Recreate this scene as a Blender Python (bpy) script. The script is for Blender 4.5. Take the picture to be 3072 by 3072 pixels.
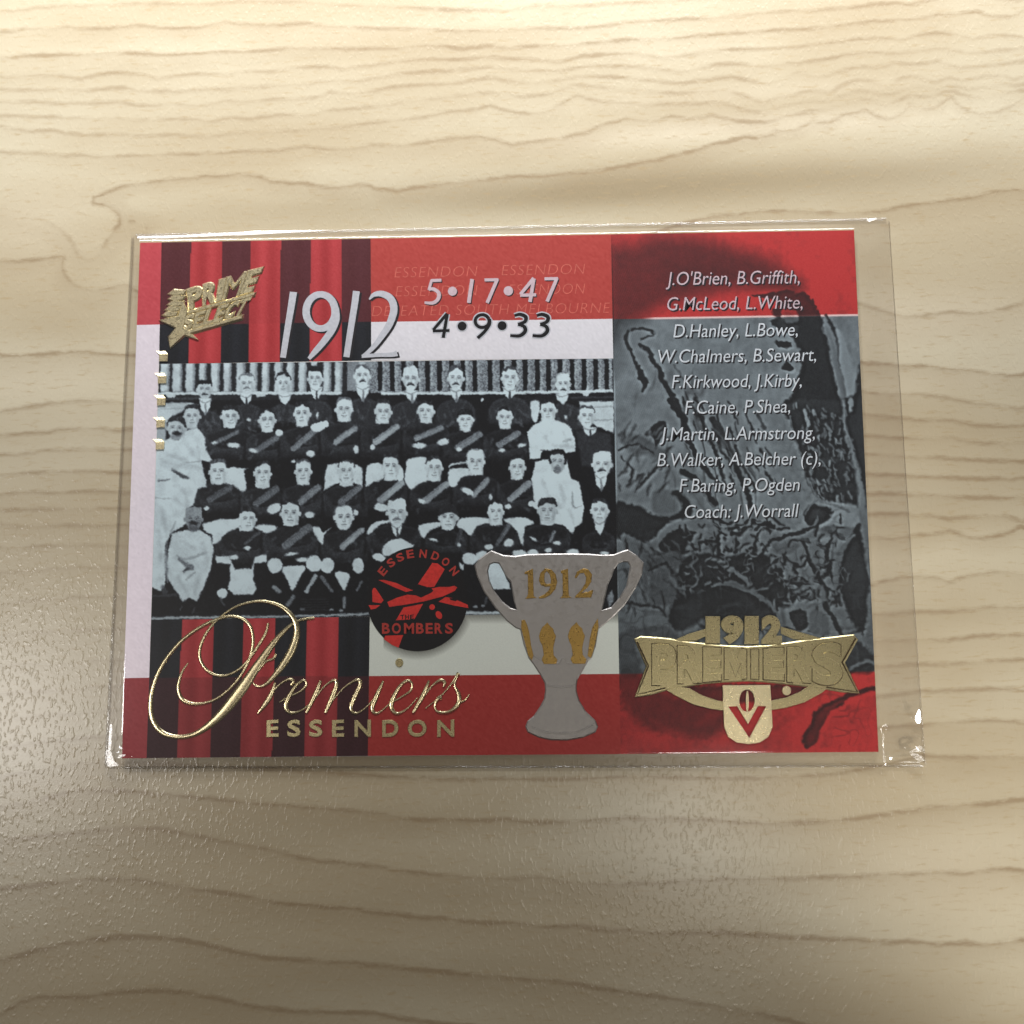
import bpy, bmesh, math, random
import numpy as np
from mathutils import Matrix, Vector

random.seed(7)
rng = np.random.default_rng(11)
scene = bpy.context.scene
COL = scene.collection
for o in list(bpy.data.objects):
    bpy.data.objects.remove(o)

# ------------------------------------------------------------------ camera
CARD_TOP = 0.0009                       # the printed face, metres above the table
FOCAL = 3900.0                          # photo pixels (photo is 3072 wide)
EUL = (0.1450, 0.0261, -0.0084)
CAM = Vector((0.00578, -0.02565, 0.15515 + CARD_TOP))
cd = bpy.data.cameras.new('camera')
cam = bpy.data.objects.new('camera', cd)
COL.objects.link(cam)
cam.location = CAM
cam.rotation_euler = EUL
cd.sensor_width = 36.0
cd.lens = 36.0 * FOCAL / 3072.0
cd.clip_start = 0.005
cd.clip_end = 20.0
cd.dof.use_dof = True
cd.dof.focus_distance = 0.1575
cd.dof.aperture_fstop = 17.0
scene.camera = cam

# ------------------------------------------------------------------ world + lamps
scene.view_settings.view_transform = 'Standard'
scene.view_settings.look = 'None'
scene.view_settings.gamma = 1.0
scene.view_settings.exposure = 0.0
scene.view_settings.use_curve_mapping = False
w = bpy.data.worlds.new('World')
scene.world = w
w.use_nodes = True
wb = w.node_tree.nodes['Background']
wb.inputs[0].default_value = (1.0, 0.89, 0.72, 1)
wb.inputs[1].default_value = 0.050

def lamp(name, loc, target, size, size_y, power, color, spread=180):
    l = bpy.data.lights.new(name, 'AREA')
    l.shape = 'RECTANGLE'
    l.size = size
    l.size_y = size_y
    l.energy = power
    l.color = color
    l.spread = math.radians(spread)
    o = bpy.data.objects.new(name, l)
    COL.objects.link(o)
    o.location = loc
    d = Vector(target) - Vector(loc)
    o.rotation_euler = d.to_track_quat('-Z', 'Y').to_euler()
    return o

# added close fill: its falloff stands in for shade over the near side
lamp('fill_far', (0.000, 0.235, 0.125), (0.000, 0.130, 0.0), 0.26, 0.06, 0.51, (0.975, 0.99, 1.0), 60)
# added spot, no known source: its pool edge stands in for a shadow edge
sl_ = bpy.data.lights.new('fill_right', 'SPOT')
sl_.energy = 4.2
sl_.color = (1.0, 0.97, 0.90)
sl_.spot_size = math.radians(14)
sl_.spot_blend = 0.85
sl_.shadow_soft_size = 0.012
so_ = bpy.data.objects.new('fill_right', sl_)
COL.objects.link(so_)
so_.location = (0.234, -0.222, 0.15)
so_.rotation_euler = (Vector((0.068, -0.043, 0.0)) - so_.location).to_track_quat('-Z', 'Y').to_euler()
# ceiling panels whose mirror images fall on the table left and right of the near edge
lamp('lamp_ceiling_left', (-0.272, -0.035, 0.5), (-0.095, 0.005, 0.0), 0.055, 0.06, 0.040, (1.0, 0.96, 0.90), 50)
lamp('lamp_ceiling_right', (0.078, -0.088, 0.5), (0.05, -0.03, 0.0), 0.04, 0.03, 0.014, (1.0, 0.95, 0.85), 60)

# ------------------------------------------------------------------ helpers
ROT = np.array(cam.rotation_euler.to_matrix())
CN = np.array(CAM)

def at(u, v, z=CARD_TOP):
    """photo pixel(s) -> the point of the horizontal plane z they were traced from"""
    u = np.asarray(u, float)
    v = np.asarray(v, float)
    d = np.stack([(u - 1536) / FOCAL, -(v - 1536) / FOCAL, -np.ones_like(u)], -1) @ ROT.T
    k = (z - CN[2]) / d[..., 2]
    p = CN + d * k[..., None]
    return p

CROP = {'A': (350, 650, .41408), 'B': (1050, 650, .41408), 'C': (1800, 650, .49172),
        'D': (1800, 1200, .49172), 'E': (1800, 1750, .51760), 'F': (440, 1060, .36232),
        'G': (1100, 1060, .39337), 'H': (440, 1340, .36232), 'I': (1100, 1340, .39337),
        'J': (300, 1750, .59524), 'K': (1050, 1600, .23292), 'L': (1400, 1600, .36232),
        'M': (280, 600, .31056), 'S': (0, 0, 1.0)}

def T(c, pts):
    x0, y0, s = CROP[c]
    return [(x0 + p[0] * s, y0 + p[1] * s) + tuple(q * s for q in p[2:]) for p in pts]

def lin(c):
    c = np.asarray(c, float)
    return np.where(c <= 0.04045, c / 12.92, ((np.maximum(c, 0) + 0.055) / 1.055) ** 2.4)

def rgb(r, g, b):
    return tuple(lin(np.array([r, g, b]) / 255.0)) + (1.0,)

def catmull(pts, closed=False, n=6):
    p = np.array(pts, float)
    out = []
    N = len(p)
    rngi = range(N) if closed else range(N - 1)
    for i in rngi:
        if closed:
            a, b, c, d = p[(i - 1) % N], p[i], p[(i + 1) % N], p[(i + 2) % N]
        else:
            a, b, c, d = p[max(i - 1, 0)], p[i], p[i + 1], p[min(i + 2, N - 1)]
        for k in range(n):
            t = k / n
            out.append(0.5 * (2 * b + (c - a) * t + (2 * a - 5 * b + 4 * c - d) * t * t + (3 * b - a - 3 * c + d) * t ** 3))
    if not closed:
        out.append(p[-1])
    return np.array(out)

def link(name, me, mat, parent=None):
    o = bpy.data.objects.new(name, me)
    COL.objects.link(o)
    if mat is not None:
        me.materials.append(mat)
    if parent is not None:
        o.parent = parent
    return o

def mesh_from(verts, faces):
    me = bpy.data.meshes.new('mesh')
    me.from_pydata([tuple(v) for v in verts], [], faces)
    me.update()
    return me

def grid_mesh(P):
    """P: (ny, nx, 3) points -> quad grid"""
    ny, nx = P.shape[:2]
    idx = np.arange(ny * nx).reshape(ny, nx)
    q = np.stack([idx[:-1, :-1], idx[1:, :-1], idx[1:, 1:], idx[:-1, 1:]], -1).reshape(-1, 4)
    me = bpy.data.meshes.new('mesh')
    me.vertices.add(ny * nx)
    me.vertices.foreach_set('co', P.reshape(-1).astype(np.float32))
    me.loops.add(q.size)
    me.loops.foreach_set('vertex_index', q.reshape(-1).astype(np.int32))
    me.polygons.add(len(q))
    me.polygons.foreach_set('loop_start', np.arange(0, q.size, 4, dtype=np.int32))
    me.update(calc_edges=True)
    me.validate()
    return me

def smooth(me):
    me.polygons.foreach_set('use_smooth', np.ones(len(me.polygons), bool))

# ------------------------------------------------------------------ materials
def new_mat(name):
    m = bpy.data.materials.new(name)
    m.use_nodes = True
    nt = m.node_tree
    return m, nt, nt.nodes['Principled BSDF']

def N(nt, kind, **kw):
    n = nt.nodes.new(kind)
    for k, v in kw.items():
        setattr(n, k, v)
    return n

def math_node(nt, op, a, b=None, c=None, clamp=False):
    n = nt.nodes.new('ShaderNodeMath')
    n.operation = op
    n.use_clamp = clamp
    for i, x in enumerate((a, b, c)):
        if x is None:
            continue
        if isinstance(x, (int, float)):
            n.inputs[i].default_value = x
        else:
            nt.links.new(x, n.inputs[i])
    return n.outputs[0]

def noise(nt, scale, detail=3, rough=0.5, vec=None, stretch=None, rot=None, distortion=0.0):
    tc = N(nt, 'ShaderNodeTexCoord')
    src = tc.outputs['Object']
    if stretch or rot:
        mp = N(nt, 'ShaderNodeMapping')
        nt.links.new(src, mp.inputs[0])
        if stretch:
            mp.inputs['Scale'].default_value = stretch
        if rot:
            mp.inputs['Rotation'].default_value = rot
        src = mp.outputs[0]
    n = N(nt, 'ShaderNodeTexNoise')
    n.inputs['Scale'].default_value = scale
    n.inputs['Detail'].default_value = detail
    n.inputs['Roughness'].default_value = rough
    n.inputs['Distortion'].default_value = distortion
    nt.links.new(src, n.inputs['Vector'])
    return n.outputs['Fac']

def remap(nt, v, a, b, c, d, kind='SMOOTHSTEP'):
    n = nt.nodes.new('ShaderNodeMapRange')
    n.interpolation_type = kind
    nt.links.new(v, n.inputs[0])
    for i, x in zip((1, 2, 3, 4), (a, b, c, d)):
        n.inputs[i].default_value = x
    return n.outputs[0]

def ink(name, color, rough=0.38, grain=0.10):
    m, nt, b = new_mat(name)
    n = noise(nt, 2600, 2)
    mx = N(nt, 'ShaderNodeMix', data_type='RGBA', blend_type='MULTIPLY')
    mx.inputs['A'].default_value = color
    r = remap(nt, n, 0.3, 0.7, 1 - grain, 1 + grain)
    cb = N(nt, 'ShaderNodeCombineColor')
    for i in range(3):
        nt.links.new(r, cb.inputs[i])
    nt.links.new(cb.outputs[0], mx.inputs['B'])
    mx.inputs['Factor'].default_value = 1.0
    nt.links.new(mx.outputs['Result'], b.inputs['Base Color'])
    b.inputs['Roughness'].default_value = rough
    b.inputs['Specular IOR Level'].default_value = 0.22
    return m

def print_mat(name, rough=0.38):
    """ink whose colour is the printed picture stored on the panel's own mesh"""
    m, nt, b = new_mat(name)
    a = N(nt, 'ShaderNodeAttribute', attribute_name='print')
    nt.links.new(a.outputs['Color'], b.inputs['Base Color'])
    b.inputs['Roughness'].default_value = rough
    b.inputs['Specular IOR Level'].default_value = 0.22
    return m

def pearl_mat(name):
    """pearl foil stock: the pastel sheen is a thin film, so it moves with the viewer"""
    m, nt, b = new_mat(name)
    a = N(nt, 'ShaderNodeAttribute', attribute_name='print')
    nt.links.new(a.outputs['Color'], b.inputs['Base Color'])
    b.inputs['Roughness'].default_value = 0.40
    b.inputs['Metallic'].default_value = 0.25
    b.inputs['Thin Film IOR'].default_value = 1.45
    n = noise(nt, 26, 1)
    nt.links.new(remap(nt, n, 0.3, 0.7, 260, 420), b.inputs['Thin Film Thickness'])
    return m

def foil_mat(name, color, rough, bump=0.25, scale=5200, detail=3):
    m, nt, b = new_mat(name)
    b.inputs['Base Color'].default_value = color
    b.inputs['Metallic'].default_value = 1.0
    n = noise(nt, scale, detail, 0.6)
    nt.links.new(remap(nt, n, 0.3, 0.7, rough - 0.08, rough + 0.08), b.inputs['Roughness'])
    bp = N(nt, 'ShaderNodeBump')
    bp.inputs['Strength'].default_value = bump
    bp.inputs['Distance'].default_value = 0.00006
    nt.links.new(n, bp.inputs['Height'])
    nt.links.new(bp.outputs[0], b.inputs['Normal'])
    return m

M_GOLD = foil_mat('gold_foil', (0.86, 0.75, 0.48, 1), 0.34, 0.18, 7000)
M_GOLD_SCRIPT = foil_mat('script_gold_foil', (0.84, 0.73, 0.46, 1), 0.26, 0.05, 7000)
M_GOLD_DULL = foil_mat('dull_gold_foil', (0.55, 0.475, 0.265, 1), 0.33, 0.10, 7000)
M_BROWN_GOLD = foil_mat('brown_gold_foil', (0.52, 0.33, 0.09, 1), 0.34, 0.3)
M_GROOVE = ink('foil_groove', rgb(70, 55, 30))
M_SILVER = foil_mat('silver_foil', (0.42, 0.40, 0.385, 1), 0.46, 0.45, 1800, 5)
M_SILVER_EDGE = foil_mat('silver_foil_edge', (0.75, 0.72, 0.70, 1), 0.25, 0.2)
M_INK_PALE = ink('pale_ink', rgb(196, 198, 206), grain=0.06)
M_INK_NAME = ink('name_ink', rgb(212, 219, 226), grain=0.06)
M_INK_ROSE = ink('rose_white_ink', rgb(206, 186, 194), grain=0.06)
M_INK_SHADOW = ink('shadow_ink', rgb(38, 36, 40))
M_INK_BLACK = ink('black_ink', rgb(22, 21, 24))
M_INK_GHOST = ink('ghost_red_ink', rgb(205, 105, 92), grain=0.15)
M_INK_RED = ink('badge_red_ink', rgb(206, 52, 46), grain=0.12)
M_STOCK = ink('card_stock', rgb(226, 224, 222), 0.5, 0.03)
M_PRINT = print_mat('printed_picture_ink')
M_PEARL = pearl_mat('pearl_stock')
# ------------------------------------------------------------------ the tabletop
# maple laminate: growth lines as a scalar ring field through the lines one can see, drawn by the shader
def half(pts, ox, oy):
    return [(ox + x / 2.0, oy + y / 2.0) for x, y in pts]

rows = []      # (ring value, strength, points in the 1932-wide view)
def ring(val, st, pts):
    rows.append((val, st, pts))

ring(1, .45, half([(40, 38), (100, 33), (300, 20), (800, 12), (1280, 18), (1450, 25), (1900, 38)], 0, 0) + half([(370, 12), (550, 5)], 966, 0))
ring(2, .6, half([(0, 120), (100, 105), (250, 100), (520, 92), (850, 78), (1150, 85), (1350, 100), (1500, 104), (1900, 110)], 0, 0)
     + half([(250, 105), (520, 77), (760, 67), (950, 50), (1130, 40), (1270, 30), (1500, 15), (1900, 3)], 966, 0))
ring(3, .95, half([(0, 212), (180, 205), (330, 202), (500, 200), (700, 200), (900, 190), (1040, 185), (1200, 182), (1350, 182), (1500, 180), (1750, 183), (1920, 178)], 0, 0)
     + half([(180, 172), (350, 158), (550, 142), (690, 132), (850, 122), (1000, 110), (1170, 98), (1350, 80), (1470, 68), (1600, 55), (1750, 42), (1930, 35)], 966, 0))
ring(4, .4, half([(30, 295), (300, 298), (600, 295), (850, 280), (1020, 270), (1300, 258), (1450, 240)], 0, 0)
     + half([(180, 235), (560, 215), (960, 185), (1470, 150), (1740, 145), (1930, 140)], 966, 0))
ring(5, .5, half([(0, 335), (150, 340), (350, 338), (550, 342), (680, 345), (850, 338), (1000, 325), (1150, 315), (1350, 305)], 0, 0)
     + half([(640, 270), (1080, 240), (1440, 200), (1900, 185)], 966, 0))
ring(6, .7, half([(0, 380), (130, 382), (280, 385), (450, 382), (650, 385), (850, 378), (1030, 370), (1250, 350), (1480, 325), (1600, 318), (1850, 290)], 0, 0)
     + half([(640, 310), (840, 290), (1080, 272), (1300, 250), (1440, 235), (1600, 228), (1900, 230)], 966, 0))
ring(7, .45, half([(0, 435), (130, 440), (250, 445), (500, 455), (800, 455), (940, 448), (1150, 435), (1400, 400), (1640, 370), (1850, 348)], 0, 0)
     + half([(950, 390), (1060, 362), (1200, 350), (1420, 330), (1600, 310), (1700, 305), (1900, 300)], 966, 0))
ring(8, .6, half([(0, 478), (200, 490), (300, 505), (450, 505), (650, 505), (900, 497), (1050, 495), (1200, 485), (1350, 470), (1520, 450), (1680, 420), (1850, 395)], 0, 0)
     + half([(240, 355)], 966, 0))
ring(9, .6, half([(0, 572), (150, 575), (300, 582), (550, 580), (700, 580), (850, 575), (1000, 568), (1150, 550), (1400, 545)], 0, 0)
     + half([(0, 545), (180, 525), (280, 500), (430, 445), (600, 435), (760, 432)], 966, 0))
ring(10, 1.0, half([(345, 765), (350, 745), (400, 725), (470, 700), (550, 688), (640, 675), (780, 660), (900, 652), (980, 665), (1020, 680), (1150, 688), (1250, 705), (1330, 700), (1420, 712), (1500, 718), (1560, 705), (1700, 688), (1850, 675)], 0, 0)
     + half([(0, 662), (200, 650), (430, 625), (560, 600), (680, 570), (800, 535), (880, 512), (1000, 492), (1130, 455), (1250, 428), (1330, 410), (1500, 390), (1650, 362), (1930, 365)], 966, 0)
     + half([(380, 775), (440, 805), (500, 835), (560, 865)], 0, 0) + [(330, 470), (420, 500), (600, 520)])
ring(10.6, 0, [(800, 470), (1000, 462)])
ring(11, .9, [(1250, 432), (1200, 452), (1100, 480)])
ring(10.25, 0, [(1600, 265), (1680, 250), (1750, 240)])
ring(10.7, 0, [(1600, 350), (1700, 335), (1800, 310), (1900, 290)])
ring(10.45, 0, [(450, 390), (700, 370), (1000, 375), (1200, 370), (1500, 330), (1800, 270)])
ring(9.5, 0, [(100, 380), (60, 330), (150, 372), (165, 335), (165, 420), (160, 475)])
ring(10.4, 0, [(245, 384), (300, 400), (350, 380)])
ring(11, .9, half([(690, 830), (850, 810), (950, 795), (1100, 795), (1290, 800), (1400, 795), (1470, 775), (1580, 765), (1740, 745), (1850, 720), (1930, 718)], 966, 0))
def left(pts):
    return [(x * .5535, 377.4 + y * .5535) for x, y in pts]
def right(pts):
    return [(1572 + x * .5535, 377.4 + y * .5535) for x, y in pts]
ring(11, .85, left([(0, 205), (120, 200), (220, 190), (420, 185)]))
ring(12, .9, left([(0, 525), (180, 520), (290, 515), (440, 525)]))
ring(13, .55, left([(0, 720), (120, 700), (240, 685), (430, 690)]))
ring(14, .85, left([(0, 800), (160, 790), (410, 785)]))
ring(15, .7, left([(20, 865), (150, 850), (300, 845), (410, 848)]))
ring(16, .7, left([(30, 930), (200, 928), (420, 928)]))
ring(17, .75, left([(0, 1005), (200, 1000), (430, 998)]))
ring(18, .5, left([(20, 1055), (200, 1052), (430, 1050)]))
ring(19, .6, left([(0, 1105), (200, 1105), (430, 1105)]))
ring(21, .35, left([(0, 1270), (250, 1250), (420, 1250)]))
ring(24, .4, left([(0, 1590), (200, 1580), (420, 1570)]))
ring(12, .6, right([(100, 355), (250, 395), (400, 380), (540, 380), (650, 345)]))
ring(13, .95, right([(100, 555), (250, 565), (400, 575), (640, 595)]))
ring(14, .5, right([(300, 660), (480, 690), (640, 710)]))
ring(15, .9, right([(120, 735), (300, 750), (480, 765), (640, 770)]))
ring(16, .5, right([(120, 800), (400, 810), (640, 820)]))
ring(17, .7, right([(130, 865), (400, 880), (640, 890)]))
ring(18, .85, right([(150, 935), (400, 945), (640, 945)]))
ring(19, .85, right([(150, 1000), (400, 1010), (640, 1010)]))
ring(20, .9, right([(130, 1070), (400, 1085), (640, 1095)]))
ring(21, .75, right([(130, 1145), (300, 1138), (400, 1125), (640, 1110)]))
ring(22, .7, right([(130, 1310), (400, 1300), (640, 1275)]))
ring(23, .55, right([(180, 1410), (400, 1400), (640, 1385)]))
ring(24, .9, right([(170, 1500), (400, 1495), (640, 1480)]))
ring(25, .6, right([(180, 1585), (400, 1580), (640, 1565)]))
ring(26, .65, right([(310, 1670), (500, 1665), (640, 1665)]))
ring(27, .6, right([(300, 1790), (640, 1780)]))
ring(28, .7, right([(290, 1890), (640, 1895)]))
BY = 1383.6
ring(29, .9, half([(300, 210), (500, 218), (620, 228), (780, 240), (880, 255), (1080, 268), (1200, 280), (1320, 290), (1450, 302), (1530, 320), (1700, 322), (1900, 322)], 0, BY)
     + half([(150, 333), (300, 325), (420, 315), (600, 320), (760, 322), (870, 333), (1000, 335), (1160, 330), (1280, 320), (1370, 308), (1500, 290), (1700, 270), (1850, 258), (1930, 245)], 966, BY))
ring(30, .75, half([(0, 405), (100, 390), (200, 380), (340, 370), (430, 355), (600, 355), (720, 380), (870, 408), (1000, 432), (1110, 460), (1200, 478), (1340, 492), (1500, 515), (1650, 535), (1800, 545), (1930, 548)], 0, BY)
     + half([(250, 570), (400, 570), (560, 565), (700, 555), (900, 548), (1060, 548), (1280, 540), (1500, 530), (1700, 525), (1930, 515)], 966, BY))
ring(31, .95, half([(0, 585), (50, 580), (150, 570), (250, 558), (400, 548), (500, 550), (600, 565), (720, 585), (850, 600), (1000, 625), (1180, 645), (1330, 660), (1500, 680), (1700, 695), (1930, 710)], 0, BY)
     + half([(250, 725), (450, 740), (650, 748), (800, 748), (970, 760), (1150, 768), (1300, 775), (1500, 780), (1700, 787), (1930, 775)], 966, BY))
ring(32, 1., half([(0, 855), (80, 835), (200, 800), (400, 770), (500, 765), (640, 770), (750, 790), (900, 825), (1050, 848), (1200, 855), (1400, 872), (1550, 885), (1750, 908), (1930, 920)], 0, BY)
     + half([(200, 938), (330, 960), (500, 985), (680, 1010), (800, 1035), (960, 1060), (1080, 1090)], 966, BY))
ring(33, .9, half([(0, 1055), (80, 1010), (150, 990), (330, 992), (450, 975), (600, 970), (720, 978), (830, 1000), (940, 1025), (1100, 1045), (1260, 1050), (1420, 1055), (1520, 1075), (1650, 1092)], 0, BY))
ring(32, .9, [(1600, 1975), (1750, 2040), (1932, 2110)])
ring(8.5, 0, [(1480, 208), (1560, 198), (1640, 180), (1720, 170), (1800, 166), (1900, 166)])
ring(0, .5, [(0, -25), (500, -40), (1000, -50), (1500, -70), (1932, -90)])

pts, vals, sts = [], [], []
for v, s, ps in rows:
    for (x, y) in ps:
        pts.append((x, y)); vals.append(v); sts.append(s)
pts = np.array(pts) * 1.59006
vals = np.array(vals, float); sts = np.array(sts, float)
W3 = at(pts[:, 0], pts[:, 1], 0.0)[:, :2] * 100.0        # centimetres
K = np.linalg.norm(W3[:, None] - W3[None], axis=-1)
nP = len(W3)
Am = np.zeros((nP + 3, nP + 3))
Am[:nP, :nP] = -K - 0.012 * np.eye(nP)
Am[:nP, nP] = 1; Am[:nP, nP + 1:] = W3
Am[nP, :nP] = 1; Am[nP + 1:, :nP] = W3.T
sol = np.linalg.solve(Am, np.r_[vals, 0, 0, 0])
def axis(lo, hi, n):
    core = np.linspace(lo, hi, n)
    pad = np.array([0.012, 0.03, 0.06, 0.11, 0.18, 0.3])
    return np.r_[lo - pad[::-1], core, hi + pad]
gx = axis(-0.075, 0.085, 300)
gy = axis(-0.090, 0.080, 330)
GX, GY = np.meshgrid(gx, gy[::-1])
Q = np.stack([GX.ravel(), GY.ravel()], -1) * 100.0
F = np.empty(len(Q)); SV = np.empty(len(Q))
for a in range(0, len(Q), 8000):
    D = np.linalg.norm(Q[a:a + 8000, None] - W3[None], axis=-1)
    F[a:a + 8000] = -D @ sol[:nP] + sol[nP] + Q[a:a + 8000] @ sol[nP + 1:]
    wgt = np.exp(-(D / 0.28) ** 2)
    SV[a:a + 8000] = ((wgt @ sts) + 0.004 * 0.5) / (wgt.sum(1) + 0.004)
RF = F.reshape(GX.shape)
dy, dx = np.gradient(RF, axis=(0, 1))
ddx = np.gradient(GX, axis=1); ddy = np.gradient(GY, axis=0)
grad = np.hypot(dx / ddx, dy / ddy)
GAP = np.clip(1.0 / np.maximum(grad, 1e-3), 0.0004, 0.02)   # metres between growth lines
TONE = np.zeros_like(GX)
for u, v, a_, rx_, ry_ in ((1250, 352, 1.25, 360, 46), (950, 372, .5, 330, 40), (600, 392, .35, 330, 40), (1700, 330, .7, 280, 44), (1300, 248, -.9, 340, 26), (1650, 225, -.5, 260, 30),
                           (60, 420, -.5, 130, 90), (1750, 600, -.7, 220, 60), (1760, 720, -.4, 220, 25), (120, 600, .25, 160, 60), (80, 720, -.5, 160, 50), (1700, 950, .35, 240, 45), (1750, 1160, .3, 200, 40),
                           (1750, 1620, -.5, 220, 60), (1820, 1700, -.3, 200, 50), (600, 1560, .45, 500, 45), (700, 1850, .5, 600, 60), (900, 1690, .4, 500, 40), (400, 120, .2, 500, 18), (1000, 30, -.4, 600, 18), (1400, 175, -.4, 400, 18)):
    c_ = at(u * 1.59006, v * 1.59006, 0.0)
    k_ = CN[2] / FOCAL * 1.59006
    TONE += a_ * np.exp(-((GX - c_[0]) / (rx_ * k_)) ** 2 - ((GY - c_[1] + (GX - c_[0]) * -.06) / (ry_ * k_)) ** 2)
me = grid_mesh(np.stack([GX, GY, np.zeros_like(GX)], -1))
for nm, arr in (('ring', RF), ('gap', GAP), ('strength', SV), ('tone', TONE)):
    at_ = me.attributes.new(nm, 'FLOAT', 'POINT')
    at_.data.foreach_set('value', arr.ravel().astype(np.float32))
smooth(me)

m, nt, b = new_mat('maple_laminate')
def attr(n):
    return N(nt, 'ShaderNodeAttribute', attribute_name=n).outputs['Fac']
wob = noise(nt, 180, 3, 0.6, stretch=(0.35, 1.6, 1))
wob2 = noise(nt, 1500, 2, 0.6, stretch=(0.5, 1.2, 1))
wv = math_node(nt, 'ADD', math_node(nt, 'MULTIPLY', math_node(nt, 'SUBTRACT', wob, 0.5), 0.00032),
               math_node(nt, 'MULTIPLY', math_node(nt, 'SUBTRACT', wob2, 0.5), 0.00055))
gap = attr('gap')
rv = math_node(nt, 'ADD', attr('ring'), math_node(nt, 'DIVIDE', wv, gap))
fr = math_node(nt, 'FRACT', rv)
dlow = math_node(nt, 'MULTIPLY', fr, gap)                                   # metres below the line (near side)
dup = math_node(nt, 'MULTIPLY', math_node(nt, 'SUBTRACT', 1.0, fr), gap)      # metres above it
core = math_node(nt, 'MAXIMUM', remap(nt, dlow, 0.00004, 0.00062, 1, 0), remap(nt, dup, 0.00002, 0.00042, 1, 0))
fade = math_node(nt, 'MULTIPLY', remap(nt, dlow, 0.0, 0.0034, 1, 0, 'LINEAR'), 0.42)
brk = remap(nt, noise(nt, 420, 4, 0.7, stretch=(0.35, 1.2, 1)), 0.36, 0.62, 0.08, 1.0)
line = math_node(nt, 'MULTIPLY', math_node(nt, 'MULTIPLY', core, brk), attr('strength'))
line = math_node(nt, 'ADD', line, math_node(nt, 'MULTIPLY', fade, attr('strength')), clamp=True)
cloud = noise(nt, 38, 3, 0.55, stretch=(0.45, 1.3, 1))
mxc = N(nt, 'ShaderNodeMix', data_type='RGBA')
mxc.inputs['A'].default_value = (0.52, 0.430, 0.290, 1)
mxc.inputs['B'].default_value = (0.62, 0.545, 0.400, 1)
nt.links.new(remap(nt, cloud, 0.35, 0.65, 0, 1), mxc.inputs['Factor'])
fleck = noise(nt, 2100, 3, 0.65, stretch=(0.22, 1.0, 1))
mxf = N(nt, 'ShaderNodeMix', data_type='RGBA')
mxt = N(nt, 'ShaderNodeMix', data_type='RGBA')
nt.links.new(mxc.outputs['Result'], mxt.inputs['A'])
mxt.inputs['B'].default_value = (0.36, 0.285, 0.180, 1)
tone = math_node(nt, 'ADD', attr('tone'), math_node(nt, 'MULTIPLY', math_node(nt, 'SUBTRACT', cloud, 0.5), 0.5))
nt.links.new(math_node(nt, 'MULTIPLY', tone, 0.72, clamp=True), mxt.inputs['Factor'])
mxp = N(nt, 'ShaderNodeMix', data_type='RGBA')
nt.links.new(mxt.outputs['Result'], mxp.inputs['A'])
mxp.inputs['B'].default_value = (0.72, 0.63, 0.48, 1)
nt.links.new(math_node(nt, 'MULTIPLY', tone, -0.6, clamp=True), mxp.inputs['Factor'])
nt.links.new(mxp.outputs['Result'], mxf.inputs['A'])
mxf.inputs['B'].default_value = (0.46, 0.34, 0.19, 1)
nt.links.new(remap(nt, fleck, 0.52, 0.78, 0, 0.62), mxf.inputs['Factor'])
mxl = N(nt, 'ShaderNodeMix', data_type='RGBA')
nt.links.new(mxf.outputs['Result'], mxl.inputs['A'])
mxl.inputs['B'].default_value = (0.30, 0.205, 0.115, 1)
nt.links.new(math_node(nt, 'MULTIPLY', line, 0.68), mxl.inputs['Factor'])
nt.links.new(mxl.outputs['Result'], b.inputs['Base Color'])
# the moulded pebble of the laminate
peb = noise(nt, 1500, 1, 0.5, stretch=(1.5, 0.75, 1), rot=(0, 0, -0.55), distortion=0.4)
peb2 = noise(nt, 3300, 2, 0.5)
hgt = math_node(nt, 'ADD', remap(nt, peb, 0.52, 0.72, 0, 1), math_node(nt, 'MULTIPLY', peb2, 0.25))
bp = N(nt, 'ShaderNodeBump')
bp.inputs['Strength'].default_value = 0.11
bp.inputs['Distance'].default_value = 0.00012
nt.links.new(hgt, bp.inputs['Height'])
nt.links.new(bp.outputs[0], b.inputs['Normal'])
b.inputs['Roughness'].default_value = 0.25
b.inputs['Specular IOR Level'].default_value = 0.5
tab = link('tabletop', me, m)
tab['kind'] = 'structure'
tab['label'] = 'pale maple wood grain laminate tabletop under the card'
# ------------------------------------------------------------------ the printed card
def part_root(name, label, cat, loc):
    o = bpy.data.objects.new(name, None)
    COL.objects.link(o)
    o.location = loc
    o['label'] = label
    o['category'] = cat
    return o

card = part_root('trading_card', 'printed football card in red, black and grey with gold foil, inside the clear sleeve', 'card', (0, 0, 0))
MM = 0.001
ZP = CARD_TOP                                       # print face
CORN = [(420.4, 728), (2562, 690.5), (2635.6, 2255.7), (366, 2275)]
def bilin(q, s, t):
    q = np.array(q, float)
    s = s[..., None]; t = t[..., None]
    return q[0] * (1 - s) * (1 - t) + q[1] * s * (1 - t) + q[2] * s * t + q[3] * (1 - s) * t

# paper stock with small rounded corners
cc = at([c[0] for c in CORN], [c[1] for c in CORN], ZP - 0.00002)
bm = bmesh.new()
vs = [bm.verts.new((c[0], c[1], CARD_TOP - 0.00045)) for c in cc]
f = bm.faces.new(vs)
bm.normal_update()
if f.normal.z > 0:
    f.normal_flip()
r = bmesh.ops.extrude_face_region(bm, geom=[f])
for v in r['geom']:
    if isinstance(v, bmesh.types.BMVert):
        v.co.z = CARD_TOP - 0.00002
bmesh.ops.recalc_face_normals(bm, faces=bm.faces)
me = bpy.data.meshes.new('mesh')
bm.to_mesh(me); bm.free()
link('paper_stock', me, M_STOCK, card)

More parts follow.
